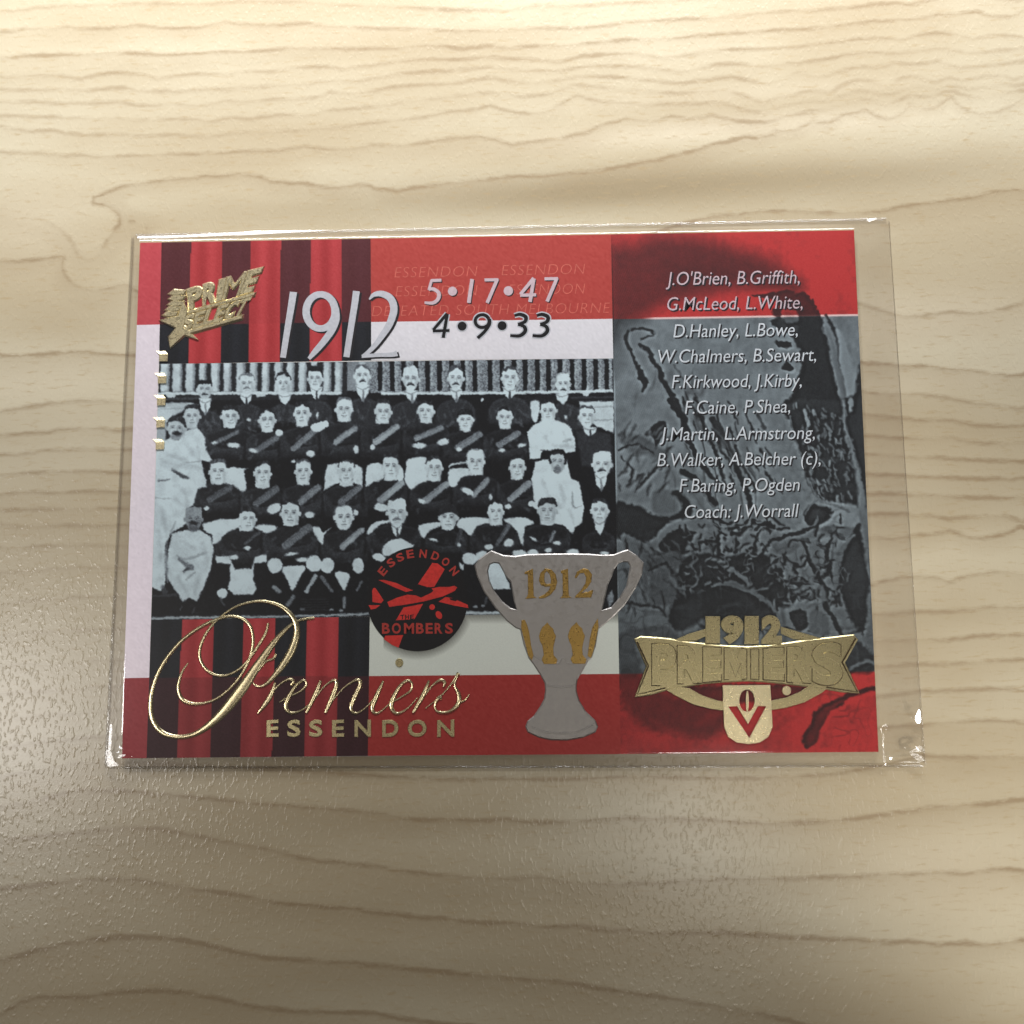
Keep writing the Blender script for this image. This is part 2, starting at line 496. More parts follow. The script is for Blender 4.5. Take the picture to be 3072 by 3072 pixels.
class Panel:
    """a printed panel: a fine grid over a quad of the card, coloured point by point"""
    def __init__(self, quad, step, base):
        q = np.array(quad, float)
        wpx = max(np.linalg.norm(q[1] - q[0]), np.linalg.norm(q[2] - q[3]))
        hpx = max(np.linalg.norm(q[3] - q[0]), np.linalg.norm(q[2] - q[1]))
        nx, ny = max(int(wpx / step), 1) + 1, max(int(hpx / step), 1) + 1
        s, t = np.meshgrid(np.linspace(0, 1, nx), np.linspace(0, 1, ny))
        self.s, self.t = s, t
        XY = bilin(quad, s, t)
        self.X, self.Y = XY[..., 0], XY[..., 1]
        self.c = np.empty(self.X.shape + (3,))
        self.c[:] = base
        self.cx = (self.X.min(0), self.X.max(0))
        self.ry = (self.Y.min(1), self.Y.max(1))
        self.step = step
    def box(self, x0, y0, x1, y1):
        i = np.nonzero((self.ry[1] >= y0) & (self.ry[0] <= y1))[0]
        j = np.nonzero((self.cx[1] >= x0) & (self.cx[0] <= x1))[0]
        if len(i) == 0 or len(j) == 0:
            return None
        return slice(i[0], i[-1] + 1), slice(j[0], j[-1] + 1)
    def put(self, sl, a, col, mode='mix'):
        c = np.asarray(col, float)
        a = a[..., None]
        if mode == 'mul':
            self.c[sl] *= 1 - a * (1 - c)
        else:
            self.c[sl] = self.c[sl] * (1 - a) + c * a
    def poly(self, pts, col, blur=2.0, alpha=1.0, mode='mix', smooth_n=0):
        p = np.array([q[:2] for q in pts], float)
        if smooth_n:
            p = catmull(p, True, smooth_n)
        m = blur * 1.5 + self.step
        sl = self.box(p[:, 0].min() - m, p[:, 1].min() - m, p[:, 0].max() + m, p[:, 1].max() + m)
        if sl is None:
            return
        x, y = self.X[sl], self.Y[sl]
        d = np.full(x.shape, 1e9)
        ins = np.zeros(x.shape, bool)
        for (ax, ay), (bx, by) in zip(p, np.roll(p, -1, 0)):
            ex, ey = bx - ax, by - ay
            L = ex * ex + ey * ey + 1e-9
            h = np.clip(((x - ax) * ex + (y - ay) * ey) / L, 0, 1)
            d = np.minimum(d, (x - ax - ex * h) ** 2 + (y - ay - ey * h) ** 2)
            cr = (ay > y) != (by > y)
            ins ^= cr & (x < ex * (y - ay) / (ey if abs(ey) > 1e-9 else 1e-9) + ax)
        sd = np.sqrt(d) * np.where(ins, 1, -1)
        u = np.clip(sd / blur * 0.5 + 0.5, 0, 1)
        self.put(sl, alpha * u * u * (3 - 2 * u), col, mode)
    def ell(self, cx, cy, rx, ry, col, blur=2.0, alpha=1.0, rot=0.0, mode='mix'):
        R = max(rx, ry) + blur * 2 + self.step
        sl = self.box(cx - R, cy - R, cx + R, cy + R)
        if sl is None:
            return
        x, y = self.X[sl] - cx, self.Y[sl] - cy
        c, s = math.cos(rot), math.sin(rot)
        x, y = x * c + y * s, -x * s + y * c
        k = np.sqrt((x / rx) ** 2 + (y / ry) ** 2)
        sd = (1 - k) * min(rx, ry)
        u = np.clip(sd / blur * 0.5 + 0.5, 0, 1)
        self.put(sl, alpha * u * u * (3 - 2 * u), col, mode)
    def line(self, pts, width, col, blur=1.6, alpha=1.0, smooth_n=0, mode='mix'):
        p = np.array([q[:2] for q in pts], float)
        wd = np.broadcast_to(np.asarray(width, float), (len(p),)).copy()
        if smooth_n and len(p) > 2:
            q = catmull(np.c_[p, wd], False, smooth_n)
            p, wd = q[:, :2], q[:, 2]
        m = wd.max() + blur * 1.5 + self.step
        sl = self.box(p[:, 0].min() - m, p[:, 1].min() - m, p[:, 0].max() + m, p[:, 1].max() + m)
        if sl is None:
            return
        x, y = self.X[sl], self.Y[sl]
        sd = np.full(x.shape, -1e9)
        for i in range(len(p) - 1):
            (ax, ay), (bx, by) = p[i], p[i + 1]
            ex, ey = bx - ax, by - ay
            h = np.clip(((x - ax) * ex + (y - ay) * ey) / (ex * ex + ey * ey + 1e-9), 0, 1)
            dd = np.hypot(x - ax - ex * h, y - ay - ey * h)
            sd = np.maximum(sd, (wd[i] + (wd[i + 1] - wd[i]) * h) * 0.5 - dd)
        u = np.clip(sd / blur * 0.5 + 0.5, 0, 1)
        self.put(sl, alpha * u * u * (3 - 2 * u), col, mode)
    def grain(self, amp, cell=2.0):
        self.c += rng.normal(0, amp, self.X.shape)[..., None]
    def build(self, name, mat, z=0.0):
        me = grid_mesh(at(self.X, self.Y, ZP + z)[::1])
        col = np.ones(self.X.shape + (4,), np.float32)
        col[..., :3] = lin(np.clip(self.c, 0, 1))
        a = me.attributes.new('print', 'FLOAT_COLOR', 'POINT')
        a.data.foreach_set('color', col.ravel())
        return link(name, me, mat, card)

def c255(r, g, b):
    return np.array([r, g, b]) / 255.0

# ---- striped panels
STRIPE_RED = c255(186, 56, 60)
STRIPE_DARK = c255(28, 30, 36)
RED_DARK = c255(112, 40, 46)
def striped(name, quad, edges_top, edges_bot, first_dark, band_y, band_above):
    p = Panel(quad, 3.0, STRIPE_DARK)
    et, eb = np.array(edges_top), np.array(edges_bot)
    for k in range(len(et) - 1):
        # position inside the stripe, 0..1
        L = et[k] + (eb[k] - et[k]) * p.t; Rr = et[k + 1] + (eb[k + 1] - et[k + 1]) * p.t
        u = (p.X - L) / (Rr - L)
        m = (u >= 0) & (u < 1)
        dark = (k % 2 == 0) == first_dark
        sat = 0.5 + 0.5 * np.sin(u * 9.5 + 1.3 * k) * np.exp(-3.0 * (u - .5) ** 2)
        if dark:
            c = STRIPE_DARK[None] * (0.86 + 0.28 * sat[m])[:, None]
        else:
            c = STRIPE_RED[None] * (0.90 + 0.13 * sat[m])[:, None] + np.array([0, .035, .035]) * sat[m][:, None]
        p.c[m] = c
    by = band_y[0] + (band_y[1] - band_y[0]) * p.s
    inb = (p.Y < by) if band_above else (p.Y > by)
    tint = p.c * 0.45 + (c255(158, 52, 58) if band_above else c255(104, 30, 38)) * 0.46
    dk = p.c.mean(-1) < 0.3
    p.c = np.where(inb[..., None], np.where(dk[..., None], tint, p.c * (0.97 if band_above else 0.86)), p.c)
    p.grain(0.012)
    return p.build(name, M_PRINT)

striped('striped_panel', [(484.6, 726.9), (1111.9, 715.8), (1114, 1081), (477, 1092)],
        [484.6, 573.6, 666.8, 751.7, 842.8, 931.8, 1025, 1112], [477, 565, 660.5, 745, 838.6, 930, 1025, 1114.2], True, (974, 966), True)
striped('striped_panel', [(453.5, 1860), (1109.5, 1850), (1103.6, 2267.8), (439.5, 2274.4)],
        [453.5, 546, 642, 731, 827, 922, 1017, 1109.6], [439.5, 531, 629, 719.6, 815, 913, 1009.5, 1103.7], True, (2033, 2028), False)

# ---- red bands and pale bands
def plain(name, quad, col, mat, step=6.0, grain=0.012, fn=None):
    p = Panel(quad, step, col)
    if fn:
        fn(p)
    p.grain(grain)
    return p.build(name, mat)
RED = c255(204, 50, 46)
plain('red_band', [(1111.9, 715.8), (1832.6, 703), (1837.4, 956.5), (1113.5, 966)], c255(178, 68, 62), M_PRINT)
def margin_fade(p):
    p.c = p.c * (1 - .0 * p.s[..., None])
plain('red_band', [(420.4, 728), (484.6, 726.9), (479.5, 973.5), (410.5, 975)], c255(192, 74, 82), M_PRINT)
plain('red_band', [(371.5, 2034.5), (447.5, 2033), (439.5, 2274.4), (366, 2275)], c255(172, 62, 68), M_PRINT)
plain('red_band', [(1107.2, 2028), (1857.5, 2021.5), (1862, 2262.3), (1103.6, 2267.8)], c255(168, 52, 48), M_PRINT)
PEARL = c255(236, 234, 240)
plain('pearl_band', [(410.5, 975), (479.5, 973.5), (447.5, 2033), (371.5, 2034.5)], c255(240, 230, 240), M_PEARL)
plain('pearl_band', [(1113.5, 966), (1837.4, 956.5), (1839.6, 1075.4), (1114, 1081)], PEARL, M_PEARL)
def badge_hatch(p):
    d = np.hypot((p.X - 1252) / 152.0, (p.Y - 1798) / 158.0)
    near = np.clip(1 - (d - 1.0) / 0.16, 0, 1) * (p.X > 1150)
    strip = np.clip(1 - (p.Y - 1846) / 26.0, 0, 1)
    h = 0.5 + 0.5 * np.sin(p.X * 1.45 + p.Y * 0.3)
    a = np.clip(np.maximum(near * (p.Y > 1846), strip), 0, 1) * 0.75 * (0.45 + 0.55 * h)
    p.c = p.c * (1 - a[..., None]) + c255(70, 70, 66) * a[..., None]
plain('pearl_band', [(1109.5, 1850), (1854.0, 1838), (1857.5, 2021.5), (1107.2, 2028)], c255(226, 232, 224), M_PEARL, 1.8, 0.01, badge_hatch)

# ------------------------------------------------------------------ the team photograph
ph = Panel([(477.5, 1092), (1839.6, 1075.4), (1854.0, 1838), (453.5, 1860)], 1.6, 0)
g = np.full(ph.X.shape, 0.0)
ph.c = np.repeat(g[..., None], 3, -1)          # grey level first, toned at the end
def P(c, pts, col, blur=2.2, alpha=1.0, sm=0):
    ph.poly(T(c, pts), (col,) * 3, blur, alpha, 'mix', sm)
def E_(c, x, y, rx, ry, col, blur=2.2, alpha=1.0, rot=0.0):
    x0, y0, s = CROP[c]
    ph.ell(x0 + x * s, y0 + y * s, rx * s, ry * s, (col,) * 3, blur, alpha, rot)
def Ln(c, pts, wd, col, blur=1.8, alpha=1.0, sm=4):
    s = CROP[c][2]
    ph.line(T(c, pts), np.asarray(wd, float) * s, (col,) * 3, blur, alpha, sm)

# low mottled dark of the coats
def value_noise(X, Y, cell, seed):
    r = np.random.default_rng(seed)
    gx = (X / cell); gy = (Y / cell)
    tab = r.random((256, 256))
    ix = np.floor(gx).astype(int); iy = np.floor(gy).astype(int)
    fx = gx - ix; fy = gy - iy
    fx = fx * fx * (3 - 2 * fx); fy = fy * fy * (3 - 2 * fy)
    a = tab[iy % 256, ix % 256]; b_ = tab[iy % 256, (ix + 1) % 256]
    c_ = tab[(iy + 1) % 256, ix % 256]; d_ = tab[(iy + 1) % 256, (ix + 1) % 256]
    return (a * (1 - fx) + b_ * fx) * (1 - fy) + (c_ * (1 - fx) + d_ * fx) * fy
n1 = value_noise(ph.X, ph.Y, 34, 3); n2 = value_noise(ph.X, ph.Y, 9, 4); n3 = value_noise(ph.X, ph.Y, 3.2, 5)
ph.c += (np.clip((n1 - 0.45) * 1.2, 0, 1) * (0.04 + 0.16 * n2 * n3))[..., None]

# paling fence behind (left softly rounded pales, right hard black gaps)
P('F', [(90, 60), (1660, 40), (1660, 345), (90, 335)], 0.10, 2)
for x, w_ in ((115, 75), (215, 80), (325, 75), (435, 60), (535, 70), (640, 62), (745, 72), (855, 62), (955, 62), (1060, 66), (1160, 60), (1260, 64), (1465, 62), (1560, 60)):
    P('F', [(x, 70), (x + w_, 68), (x + w_ - 4, 318), (x - 4, 320)], 0.83, 3.5)
    Ln('F', [(x + w_ - 8, 70), (x + w_ - 12, 318)], 14, 0.45, 5, 0.7)
P('F', [(1660, 60), (1960, 60), (1960, 310), (1660, 310)], 0.56, 2)
P('G', [(30, 45), (1873, 36), (1880, 300), (30, 300)], 0.54, 2)
for x in (100, 192, 280, 375, 463, 553, 643, 733, 823, 938, 1030, 1120, 1208, 1300, 1385, 1472, 1565, 1655, 1743, 1828):
    P('G', [(x - 17, 44), (x + 19, 44), (x + 22, 285), (x - 14, 287)], 0.0, 1.6)
    Ln('G', [(x + 30, 48), (x + 32, 280)], 16, 0.74, 4, 0.6)
for k in range(160):                                # speckle on the right-hand pales
    pass
sl = ph.box(1112, 1078, 1840, 1176)
mid = (ph.c[sl][..., 0] > 0.2)
ph.c[sl] += (mid * (n3[sl] - 0.5) * 0.28)[..., None]
P('F', [(60, 322), (620, 318), (1100, 316), (1500, 318), (1615, 315), (1615, 342), (60, 345)], 0.86, 2)
P('G', [(110, 296), (1000, 292), (1880, 276), (1880, 298), (1000, 314), (110, 316)], 0.88, 2)
P('F', [(60, 350), (1500, 342), (1500, 385), (60, 392)], 0.12, 3)
Ln('F', [(150, 378), (420, 372)], 10, 0.28, 4)
P('F', [(160, 340), (245, 336), (235, 366), (180, 366)], 0.8)
P('F', [(900, 338), (985, 336), (975, 362), (915, 362)], 0.8)
P('G', [(1200, 318), (1880, 300), (1880, 362), (1200, 380)], 0.07, 3)
Ln('G', [(1560, 340), (1880, 332)], 10, 0.25, 3)
P('G', [(1640, 298), (1700, 296), (1690, 326), (1655, 326)], 0.85)
# pale wall boards left and right behind the groups
P('F', [(80, 408), (340, 404), (430, 425), (330, 470), (210, 520), (150, 620), (90, 700), (60, 700)], 0.80, 4)
Ln('F', [(90, 462), (330, 455)], 7, 0.62, 4, 0.7)
P('F', [(90, 560), (160, 560), (160, 800), (70, 800)], 0.72, 6)
P('G', [(1615, 368), (1885, 362), (1885, 610), (1760, 560), (1640, 480)], 0.86, 3)
for y in (412, 512):
    Ln('G', [(1740, y), (1885, y - 6)], 7, 0.55, 3, 0.8)

# coats and jerseys a shade above the black, so bodies read
def body(c, cx, top, wd, h, col=0.10, sh=60):
    P(c, [(cx - 40, top), (cx + 40, top), (cx + wd * .42, top + sh * .7), (cx + wd * .52, top + sh * 1.8), (cx + wd * .5, top + h), (cx - wd * .5, top + h), (cx - wd * .52, top + sh * 1.8), (cx - wd * .42, top + sh * .7)], col, 7, 0.75, 3)
    br = np.random.default_rng(int(cx * 3 + top) % 7919)
    for q in range(9):
        u, v = br.uniform(-.45, .45), br.uniform(.25, 1.0)
        x_, y_ = cx + u * wd, top + v * h
        an = br.normal(.5 * np.sign(u), .5)
        L = br.uniform(25, 70)
        Ln(c, [(x_, y_), (x_ + math.sin(an) * L * .5, y_ + L * .35), (x_ + math.sin(an) * L, y_ + L * .55)], br.uniform(6, 20), col + br.uniform(.07, .30), 5, .7)
    if col < .19:            # folded arms of the players
        Ln(c, [(cx - wd * .47, top + h * .38), (cx - wd * .30, top + h * .72), (cx + wd * .02, top + h * .80), (cx + wd * .30, top + h * .72), (cx + wd * .47, top + h * .38)], (40, 54, 50, 54, 40), col + .07, 8, .8)
        Ln(c, [(cx - wd * .26, top + h * .60), (cx, top + h * .66), (cx + wd * .26, top + h * .60)], 12, .01, 5, .8)
        Ln(c, [(cx - wd * .22, top + h * .76), (cx + wd * .05, top + h * .72), (cx + wd * .3, top + h * .62)], 9, col + .17, 5, .6)
        Ln(c, [(cx - wd * .54, top + h * .3), (cx - wd * .55, top + h)], 16, .0, 6, .8)
        Ln(c, [(cx + wd * .54, top + h * .3), (cx + wd * .55, top + h)], 16, .0, 6, .8)
    for sgn in (-1, 1):      # a pale edge along the shoulders and arms
        Ln(c, [(cx + sgn * wd * .12, top + sh * .15), (cx + sgn * wd * .42, top + sh * .75), (cx + sgn * wd * .50, top + sh * 1.8), (cx + sgn * wd * .46, top + h * .8)], 9, col + .15, 6, .6)
for c, x, t, w_, h in (('F', 480, 470, 260, 200), ('F', 830, 420, 260, 200), ('F', 1145, 420, 260, 150), ('F', 1400, 390, 260, 200), ('F', 1790, 370, 280, 260),
                       ('G', 335, 360, 280, 200), ('G', 680, 350, 280, 200), ('G', 1090, 335, 300, 200), ('G', 1495, 380, 260, 200)):
    body(c, x, t, w_, h, 0.20)
    Ln(c, [(x - 70, t + 20), (x - 20, t + 170)], 10, 0.30, 5, 0.6)
    Ln(c, [(x + 75, t + 20), (x + 25, t + 170)], 10, 0.28, 5, 0.6)
for c, x, t, w_, h in (('F', 690, 620, 420, 240), ('F', 1000, 650, 340, 220), ('F', 1290, 610, 360, 240), ('F', 1640, 570, 380, 280), ('G', 130, 530, 340, 260),
                       ('G', 455, 530, 350, 240), ('G', 750, 590, 330, 240), ('G', 1060, 580, 330, 230), ('H', 600, 300, 400, 230), ('H', 960, 340, 350, 230),
                       ('H', 1295, 310, 330, 260), ('H', 1650, 320, 360, 260), ('I', 160, 240, 350, 230), ('I', 510, 260, 350, 230), ('I', 840, 215, 350, 230),
                       ('I', 1150, 250, 300, 230), ('H', 800, 690, 460, 260), ('H', 1200, 660, 460, 250), ('H', 1640, 690, 380, 260), ('I', 210, 590, 400, 220),
                       ('I', 620, 640, 340, 170), ('I', 985, 585, 380, 240), ('I', 1370, 590, 360, 240), ('I', 1770, 640, 240, 200)):
    body(c, x, t, w_, h, 0.13 if c in 'FH' else 0.10)
P('G', [(1600, 600), (1680, 570), (1860, 620), (1885, 900), (1640, 860)], 0.17, 5)
# the pale benches and cushions
for c, pts in (('H', [(650, 178), (835, 182), (810, 200), (825, 350), (775, 365), (720, 320), (640, 290)]),
               ('H', [(1495, 150), (1590, 135), (1720, 140), (1785, 170), (1790, 340), (1720, 300), (1600, 300), (1540, 320), (1465, 365), (1480, 200)]),
               ('H', [(1830, 160), (1940, 150), (1940, 270), (1880, 290), (1815, 330)]),
               ('I', [(5, 145), (120, 135), (130, 240), (60, 250), (0, 290)]),
               ('I', [(315, 100), (455, 85), (470, 250), (400, 280), (335, 325), (290, 250), (300, 160)]),
               ('I', [(200, 130), (275, 170), (275, 260), (230, 250)]),
               ('I', [(630, 175), (770, 165), (790, 215), (720, 240), (680, 305), (630, 290)]),
               ('I', [(625, 150), (660, 125), (765, 118), (765, 128), (670, 140), (640, 165)]),
               ('H', [(465, 640), (600, 600), (760, 595), (790, 660), (660, 710), (600, 790), (545, 810), (540, 720), (470, 690)]),
               ('H', [(890, 660), (1000, 645), (1085, 670), (1010, 715), (950, 700)]),
               ('H', [(1370, 670), (1430, 665), (1460, 710), (1530, 665), (1470, 730), (1455, 810), (1400, 740)]),
               ('H', [(1830, 700), (1880, 630), (1935, 620), (1935, 640), (1880, 690), (1850, 720)]),
               ('H', [(565, 905), (680, 905), (730, 1015), (870, 1010), (900, 910), (990, 895), (1000, 955), (890, 970), (885, 1100), (910, 1180), (880, 1225), (720, 1225), (670, 1180), (690, 1100), (690, 970), (580, 960)]),
               ('H', [(1125, 1000), (1310, 990), (1270, 1080), (1210, 1195), (1170, 1120)]),
               ('H', [(1560, 1040), (1680, 1050), (1660, 1150), (1630, 1190), (1595, 1130)]),
               ('I', [(0, 650), (60, 580), (170, 560), (175, 575), (60, 610), (20, 670)]),
               ('I', [(395, 600), (555, 575), (560, 610), (480, 640), (435, 700)]),
               ('I', [(700, 560), (760, 540), (930, 545), (950, 580), (850, 600), (795, 680), (745, 640), (690, 610)]),
               ('I', [(1045, 555), (1180, 540), (1260, 565), (1270, 590), (1205, 620), (1190, 755), (1140, 640), (1090, 590)]),
               ('G', [(1250, 375), (1320, 370), (1300, 515), (1265, 510)])):
    P(c, pts, 0.90, 3.0, 1.0, 3 if len(pts) < 9 else 0)
Ln('I', [(640, 160), (760, 150)], 12, 0.04, 2)
# players in pale sweaters
P('F', [(190, 700), (300, 640), (420, 620), (480, 690), (490, 790), (540, 880), (450, 890), (470, 960), (500, 1110), (60, 1110), (60, 820), (120, 740)], 0.88, 3)
P('H', [(55, 0), (500, 0), (440, 120), (495, 290), (420, 360), (390, 480), (330, 520), (330, 640), (200, 720), (150, 820), (165, 980), (150, 1150), (120, 1195), (35, 1165), (50, 600)], 0.88, 3)
P('H', [(320, 690), (440, 690), (530, 740), (555, 850), (530, 1020), (480, 1150), (420, 1280), (350, 1250), (300, 1285), (240, 1190), (170, 1080), (160, 980), (180, 850), (210, 720)], 0.86, 3)
P('G', [(1330, 520), (1440, 510), (1540, 545), (1590, 650), (1590, 750), (1510, 765), (1350, 735), (1320, 800), (1245, 810), (1240, 700), (1225, 600), (1270, 550)], 0.92, 2.5)
P('I', [(1290, 110), (1400, 90), (1520, 80), (1560, 240), (1620, 270), (1660, 470), (1640, 580), (1590, 620), (1570, 665), (1500, 600), (1440, 590), (1330, 580), (1300, 480), (1240, 450), (1280, 420), (1255, 250)], 0.92, 2.5)
for c, pts, wd, v in (('F', [(210, 960), (300, 1015), (345, 1030)], (10, 26, 8), .25), ('F', [(95, 1055), (190, 1045)], (10, 4), .4), ('F', [(330, 905), (450, 890)], (4, 8), .5),
                      ('H', [(210, 190), (300, 245), (345, 260)], (10, 24, 8), .25), ('H', [(90, 285), (180, 275)], (10, 4), .45), ('H', [(60, 425), (200, 430)], (3, 4), .55),
                      ('H', [(165, 800), (160, 950), (175, 1120)], (14, 22, 14), .55), ('H', [(250, 900), (330, 930), (480, 880)], (6, 12, 30), .62),
                      ('H', [(270, 930), (330, 980), (370, 1000)], (20, 40, 40), .42), ('H', [(340, 1010), (310, 1030)], (28, 20), .15), ('H', [(330, 1100), (400, 1040)], (14, 10), .6),
                      ('H', [(240, 620), (200, 720)], (10, 20), .65), ('G', [(1330, 740), (1500, 738)], (8, 4), .35), ('G', [(1495, 670), (1555, 655)], (14, 16), .62),
                      ('I', [(1570, 340), (1575, 440), (1600, 470)], (5, 9, 5), .45), ('I', [(1590, 470), (1640, 450)], (6, 4), .5),
                      ('H', [(130, 1160), (150, 1200)], (20, 50), .3), ('I', [(1330, 740), (1390, 730)], 6, .4)):
    Ln(c, pts, wd, v, 4, 0.85)
for c, x, y, L_, w_, an in (('F', 330, 760, 140, 40, .9), ('F', 180, 850, 160, 36, .2), ('F', 420, 780, 120, 30, 1.4), ('F', 120, 930, 120, 30, .3), ('F', 300, 920, 180, 26, .2), ('H', 130, 120, 200, 40, .3), ('H', 300, 350, 180, 40, 1.3),
                         ('H', 120, 500, 240, 36, 1.4), ('H', 220, 430, 160, 30, .6), ('H', 100, 700, 260, 44, 1.5), ('H', 290, 780, 120, 40, .5), ('H', 460, 800, 160, 36, 1.3), ('H', 260, 1080, 180, 30, 1.1), ('H', 430, 1060, 160, 34, 1.8),
                         ('G', 1330, 600, 90, 26, 1.0), ('G', 1500, 600, 110, 24, 1.3), ('G', 1420, 700, 150, 22, .1), ('I', 1340, 260, 150, 30, 1.2), ('I', 1480, 300, 170, 26, 1.4), ('I', 1400, 420, 100, 30, .5), ('I', 1540, 480, 120, 26, 1.2)):
    Ln(c, [(x, y), (x + math.cos(an) * L_ * .5 + 6, y + math.sin(an) * L_ * .5), (x + math.cos(an) * L_, y + math.sin(an) * L_)], (w_ * .4, w_, w_ * .3), .70, 9, .55)
# sashes
for c, a, b_, w_, v in (('F', (560, 745), (750, 650), 34, .42), ('F', (915, 800), (1075, 700), 48, .40), ('F', (1215, 790), (1385, 645), 46, .50), ('F', (1565, 735), (1725, 620), 48, .58),
                        ('F', (1900, 730), (1960, 680), 45, .55), ('G', (65, 680), (230, 560), 46, .62), ('G', (380, 650), (570, 570), 44, .52), ('G', (700, 720), (860, 620), 52, .50), ('G', (1010, 700), (1150, 610), 46, .52),
                        ('H', (520, 440), (690, 340), 48, .30), ('H', (910, 470), (1075, 350), 58, .36), ('H', (1260, 470), (1420, 340), 56, .48), ('H', (1610, 460), (1760, 340), 54, .40),
                        ('I', (105, 410), (265, 280), 52, .62), ('I', (450, 410), (610, 285), 50, .58), ('I', (820, 365), (920, 255), 44, .58), ('I', (1095, 400), (1235, 285), 50, .58),
                        ('H', (815, 800), (930, 710), 26, .26), ('H', (1150, 820), (1340, 670), 62, .40), ('H', (1620, 830), (1780, 690), 50, .62), ('I', (720, 640), (690, 740), 30, .22), ('I', (1000, 740), (1080, 600), 34, .36), ('I', (1400, 720), (1430, 650), 22, .5)):
    Ln(c, [a, b_], w_, min(v + .08, .72), 3.0, 0.95)
    Ln(c, [(a[0] - 4, a[1] - w_ * .3), (b_[0] - 4, b_[1] - w_ * .3)], 6, v * .55, 2.5, 0.5)
# hands and knees
for c, x, y, rx, ry, ro in (('F', 720, 762, 55, 22, .05), ('F', 1098, 658, 30, 28, 0), ('F', 880, 805, 32, 16, .3), ('F', 1355, 830, 38, 28, 0), ('F', 1735, 795, 24, 32, 0), ('F', 555, 740, 22, 10, 0), ('F', 845, 548, 18, 16, 0), ('F', 1415, 510, 12, 26, 0), ('F', 1870, 780, 18, 20, 0), ('F', 1215, 895, 18, 12, 0), ('F', 500, 872, 45, 22, .4),
                            ('G', 400, 705, 55, 22, 0), ('G', 580, 675, 45, 25, -.2), ('G', 705, 735, 22, 16, 0), ('G', 1030, 738, 28, 14, 0), ('G', 1185, 700, 32, 16, -.2), ('G', 45, 718, 18, 18, 0), ('G', 880, 352, 12, 14, 0), ('G', 1520, 488, 9, 18, 0),
                            ('H', 495, 512, 22, 20, 0), ('H', 1055, 515, 60, 40, -.5), ('H', 1350, 562, 40, 26, 0), ('H', 1730, 548, 24, 24, 0), ('H', 835, 840, 30, 16, 0), ('H', 720, 915, 36, 20, 0), ('H', 1915, 500, 26, 30, 0), ('H', 1200, 890, 50, 14, -.15),
                            ('H', 1062, 985, 62, 65, 0), ('H', 1385, 970, 68, 68, 0), ('H', 1495, 985, 55, 65, 0), ('H', 1750, 985, 50, 65, 0), ('H', 1285, 935, 50, 18, 0), ('H', 625, 1215, 42, 42, 0),
                            ('I', 115, 465, 55, 28, .1), ('I', 770, 340, 50, 22, .5), ('I', 945, 385, 14, 22, 0), ('I', 1080, 460, 25, 18, 0), ('I', 420, 415, 30, 16, .6), ('I', 930, 765, 34, 24, 0), ('I', 1085, 735, 40, 30, -.3), ('I', 1275, 702, 32, 12, .6), ('I', 1450, 735, 32, 14, 0), ('I', 510, 712, 30, 12, .2), ('I', 705, 748, 12, 14, 0), ('I', 1385, 790, 28, 16, -.2),
                            ('I', 785, 855, 58, 48, 0), ('I', 875, 835, 48, 40, -.4), ('I', 1165, 820, 55, 35, 0), ('I', 1265, 815, 44, 32, 0), ('I', 1575, 805, 48, 28, 0), ('I', 1815, 812, 36, 14, 0), ('I', 95, 845, 50, 30, .3), ('I', 1255, 435, 26, 22, -.4)):
    E_(c, x, y, rx, ry, 0.90, 2.4, 1.0, ro)
P('F', [(1365, 590), (1480, 560), (1505, 575), (1500, 605), (1430, 650), (1370, 640)], 0.92, 2, 1, 3)
P('I', [(115, 790), (150, 735), (240, 700), (320, 730), (350, 770), (150, 830)], 0.90, 2.5, 1, 3)
P('I', [(700, 880), (740, 900), (735, 940), (715, 930)], 0.9)
P('I', [(910, 890), (960, 875), (1020, 890), (1060, 980), (1100, 1085), (950, 1090), (930, 1020)], 0.88, 2.5)
P('I', [(1830, 1150), (1870, 1090), (1890, 1170), (1850, 1230)], 0.55, 4)
# socks, shins, boots
for c, a, b_, w_, v in (('H', (1320, 1200), (1400, 1070), 34, .75), ('H', (1450, 1080), (1530, 1190), 30, .45), ('H', (1050, 1160), (1100, 1200), 34, .6), ('H', (1165, 1310), (1215, 1240), 34, .5), ('H', (1640, 1250), (1635, 1330), 26, .6),
                        ('H', (1740, 1190), (1780, 1120), 18, .5), ('H', (615, 1260), (640, 1310), 22, .3), ('H', (280, 1350), (290, 1320), 10, .35), ('H', (380, 1375), (395, 1340), 12, .3), ('H', (1280, 1345), (1300, 1345), 22, .5), ('H', (1520, 1350), (1540, 1350), 18, .7), ('H', (1605, 1360), (1620, 1360), 20, .7),
                        ('I', (820, 1222), (835, 1222), 16, .8), ('I', (880, 1215), (895, 1215), 14, .7), ('I', (905, 1200), (915, 1150), 18, .3)):
    Ln(c, [a, b_], w_, v, 3, 0.95)
for k in range(5):
    Ln('H', [(1280, 1265 + k * 22), (1510, 1262 + k * 22)], 7, .22, 3, .8)
P('H', [(35, 1230), (250, 1215), (250, 1240), (35, 1245)], .2, 3)

